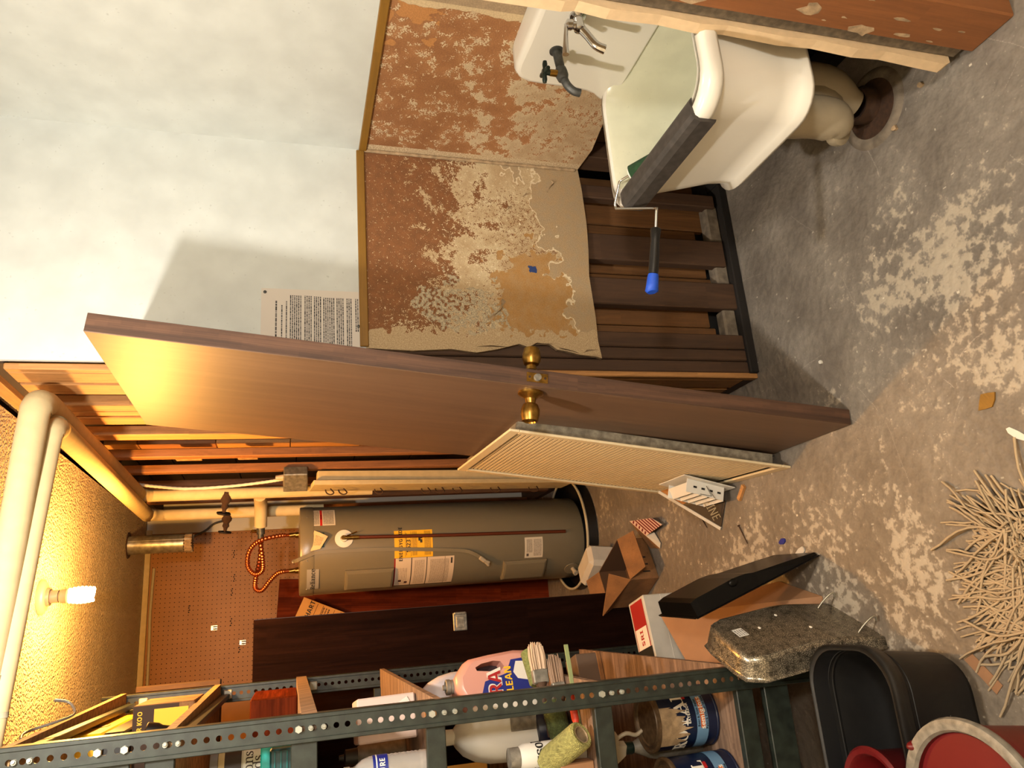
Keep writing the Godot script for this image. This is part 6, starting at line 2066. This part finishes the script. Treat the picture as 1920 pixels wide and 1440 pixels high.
	put("nap", m, relief(mat(Color(0.72, 0.70, 0.42), 1.0, 0, T.grime, Vector3(12, 12, 12), true), T.bump, 0.5), o)
	m = B()
	m.lathe([Vector2(0.0215, -0.001), Vector2(0.0195, -0.001), Vector2(0.0195, (ra - rb2).length())], MB.along(ra, rb2), 28, true, false)
	put("core", m, M.plaster, o)
	for q in [[Vector3(-0.075, 0.862, -2.215), 0.055, Color(0.74, 0.64, 0.54), "wide white-bristled paint brush lying over the shelf edge"], [Vector3(-0.112, 0.818, -2.19), 0.046, Color(0.56, 0.46, 0.38), "smaller stiff paint brush beside the wide white one"]]:
		o = thing("paint_brush", q[3], "brush")
		var tip = q[0]
		var bk = Vector3(-0.96, -0.02, 0.22).normalized()
		m = B()
		rng.seed = int(q[1] * 1000)
		for i in 46:
			var off = Vector3(0, (i / 45.0 - 0.5) * q[1] * 0.72, rng.randf_range(-0.009, 0.009))
			m.tube([tip + off * rng.randf_range(0.8, 1.1) - bk * rng.randf_range(-0.008, 0.006), tip + bk * 0.035 + off * 1.1, tip + bk * 0.075 + off], [0.0014, 0.0024, 0.0024], 5)
		put("bristles", m, mat(q[2], 0.9), o).set_meta("kind", "stuff")
		m = B()
		m.bar(tip + bk * 0.072, tip + bk * 0.110, 0.024, q[1] * 0.82, 0.003)
		put("ferrule", m, M.steel, o)
		m = B()
		m.tube([tip + bk * 0.108, tip + bk * 0.125, tip + bk * 0.17, tip + bk * 0.25], [0.018, 0.010, 0.011, 0.007], 10)
		put("handle", m, M.oldwood, o)
	o = thing("paint_stick", "pale green painted stirring stick poking over the shelf edge", "stick")
	m = B()
	m.bar(Vector3(-0.082, 0.783 + 0.014, -2.13), Vector3(-0.36, 0.8035, -2.05), 0.004, 0.012, 0.0005)
	put("stick", m, mat(Color(0.50, 0.54, 0.36), 0.7), o)
	o = thing("pencil", "orange carpenter's pencil tip sticking out below the front post", "pencil")
	m = B()
	m.tube([Vector3(-0.20, 0.836, -2.02), Vector3(-0.262, 0.834, -2.005), Vector3(-0.286, 0.833, -2.0)], [0.010, 0.010, 0.002], 6)
	put("shaft", m, mat(Color(0.75, 0.22, 0.12), 0.5), o)
	o = thing("paint_can", "small navy blue tin smeared with white paint on the fifth shelf", "can")
	bottle(o, Vector3(-0.300, 0.796, -2.215), [Vector2(0.052, 0.0), Vector2(0.053, 0.003), Vector2(0.053, 0.085), Vector2(0.050, 0.09), Vector2(0.0, 0.091)], mat(Color(0.03, 0.05, 0.14), 0.4))
	for q in [[0.02, 0.06, 0.030], [-0.02, 0.035, 0.022]]:
		m = B()
		m.box(Vector3(-0.300 + q[0], 0.796 + q[1], -2.215 + 0.0525), Vector3(q[2], 0.010, 0.004), 0.001, Basis(Vector3(0, 0, 1), q[0] * 30.0))
		put("paint_smear", m, M.plaster, o)
	o = thing("carton", "small buff carton at the left front of the fifth shelf", "box")
	put("box_body", sp(Vector3(-0.46, 0.796, -2.12), Vector3(-0.362, 0.886, -2.00), 0.003), M.hardboard, o)
	for k in 3:
		o = thing("wood_scrap", ["grey wood offcut lying behind the yellow roller cover", "second grey offcut beside the first on the fifth shelf", "short wood block at the back of the offcuts"][k], "offcut")
		m = B()
		m.box(Vector3(-0.40 - 0.02 * k, 0.809, -2.16 - k * 0.045), Vector3(0.22, 0.024, 0.034), 0.002, Basis(Vector3.UP, 0.1 * k))
		put("block", m, M.shelfwood, o)
	# --- lowest bay
	for k in 2:
		var pc = [Vector3(-0.312, 0.373, -2.165), Vector3(-0.478, 0.373, -2.085)][k]
		o = thing("paint_can", ["navy gallon paint can with white paint run down its label beside the rack post", "clean navy gallon paint can at the bottom left of the picture"][k], "can")
		var r = 0.083
		bottle(o, pc, [Vector2(r - 0.003, 0.0), Vector2(r, 0.002), Vector2(r, 0.006), Vector2(r - 0.002, 0.008), Vector2(r - 0.002, 0.182)], mat(Color(0.035, 0.085, 0.19), 0.35))
		m = B()
		m.lathe([Vector2(r - 0.001, 0.180), Vector2(r + 0.001, 0.184), Vector2(r + 0.001, 0.190), Vector2(r - 0.004, 0.193), Vector2(r - 0.009, 0.190), Vector2(r - 0.010, 0.185), Vector2(r - 0.016, 0.186), Vector2(r - 0.018, 0.190), Vector2(r - 0.021, 0.186), Vector2(0.0, 0.186)], Transform3D(Basis(), pc), 44, true, false)
		put("lid", m, mat(Color(0.46, 0.37, 0.27), 0.5, 0.3, T.grime, Vector3(6, 6, 6), true), o)
		m = B()
		m.lathe([Vector2(r - 0.0015, 0.036), Vector2(r - 0.0015, 0.072)], Transform3D(Basis(), pc), 44, true, false)
		var bd = put("label_band", m, mat(Color(0.36, 0.50, 0.62), 0.4), o)
		var fr = func(deg, y): return Transform3D(Basis(Vector3.UP, deg_to_rad(deg)), pc + Vector3(sin(deg_to_rad(deg)) * (r - 0.0014), y, cos(deg_to_rad(deg)) * (r - 0.0014)))
		drum(r - 0.0012, 0.046, 0.060, deg_to_rad(-16), deg_to_rad(42), pc, "orange_strip", mat(Color(0.72, 0.33, 0.05), 0.5), o)
		lett("semigloss", 0.0135, fr.call(13.0, 0.053), M.white_ink, o, "lettering", true, r)
		lett("Door & Trim Paint", 0.0062, fr.call(13.0, 0.066), M.ink, o, "lettering", true, r)
		lett("Paint & Primer in One", 0.0062, fr.call(13.0, 0.0405), M.ink, o, "lettering", true, r)
		lett("ROYAL", 0.036, fr.call(-4.0, 0.118), M.white_ink, o, "lettering", true, r, "Droid Serif")
		lett("EXTERIOR", 0.0085, fr.call(14.0, 0.095), M.white_ink, o, "lettering", true, r)
		drum(r - 0.0011, 0.090, 0.100, deg_to_rad(42), deg_to_rad(56), pc, "red_mark", M.red_ink, o)
		if k == 0:
			# spilled paint: a sheet with a ragged lower edge clinging to the side
			m = B()
			m.grid(36, 1, func(u, v):
				var a = deg_to_rad(-48 + 76 * u)
				var low = 0.105 + 0.022 * sin(u * 37.0) * sin(u * 5.0) + 0.045 * absf(u - 0.45) + 0.008 * sin(u * 91.0)
				return pc + Vector3(sin(a) * (r + 0.0002), lerp(0.182, low, v), cos(a) * (r + 0.0002)))
			put("paint_run", m, M.plaster, o)
		m = B()
		m.tube(curve([pc + Vector3(r, 0.15, 0), pc + Vector3(r * 0.75, 0.08, r * 0.72), pc + Vector3(0.0, 0.03, r * 1.04), pc + Vector3(-r * 0.75, 0.08, r * 0.72), pc + Vector3(-r, 0.15, 0)], 8), 0.0014, 6)
	o = thing("spray_bottle", "spray bottle with a cream trigger head and green collar beside the paint cans", "bottle")
	var sb = Vector3(-0.385, 0.373, -2.235)
	bottle(o, sb, [Vector2(0.040, 0.0), Vector2(0.042, 0.004), Vector2(0.042, 0.13), Vector2(0.036, 0.16), Vector2(0.016, 0.205), Vector2(0.014, 0.215)], M.grey_trim)
	bottle(o, sb, [Vector2(0.017, 0.212), Vector2(0.018, 0.216), Vector2(0.018, 0.236), Vector2(0.0, 0.238)], M.green, "collar")
	m = B()
	m.prism(PackedVector2Array([Vector2(-0.016, 0.236), Vector2(0.016, 0.236), Vector2(0.019, 0.262), Vector2(0.050, 0.266), Vector2(0.056, 0.285), Vector2(0.040, 0.300), Vector2(-0.012, 0.306), Vector2(-0.042, 0.296), Vector2(-0.048, 0.270), Vector2(-0.03, 0.25)]), -0.012, 0.012, Transform3D(Basis(Vector3.UP, -0.5), sb))
	m.tube(curve([sb + Vector3(0.03, 0.262, 0.012), sb + Vector3(0.042, 0.235, 0.02), sb + Vector3(0.034, 0.205, 0.018), sb + Vector3(0.046, 0.185, 0.024)], 3), 0.006, 8)
	put("trigger_head", m, M.porcelain, o)
	o = thing("carton", "grey-tan cardboard box with a taped edge at the back of the lowest shelf", "box")
	m = B()
	m.box(Vector3(-0.245, 0.425, -2.98), Vector3(0.16, 0.104, 0.13), 0.003, Basis(Vector3.UP, 0.25))
	put("box_body", m, mat(Color(0.40, 0.33, 0.27), 0.8), o)
	m = B()
	m.box(Vector3(-0.245, 0.382, -2.98), Vector3(0.164, 0.018, 0.134), 0.002, Basis(Vector3.UP, 0.25))
	put("tape_edge", m, M.card, o)

func build_things():
	loose_door(); return_grille(); sink(); roller(); notice(); heater(); pipes(); pegboard(); leaning_panels(); floor_things(); buckets(); rack(); rack_goods()
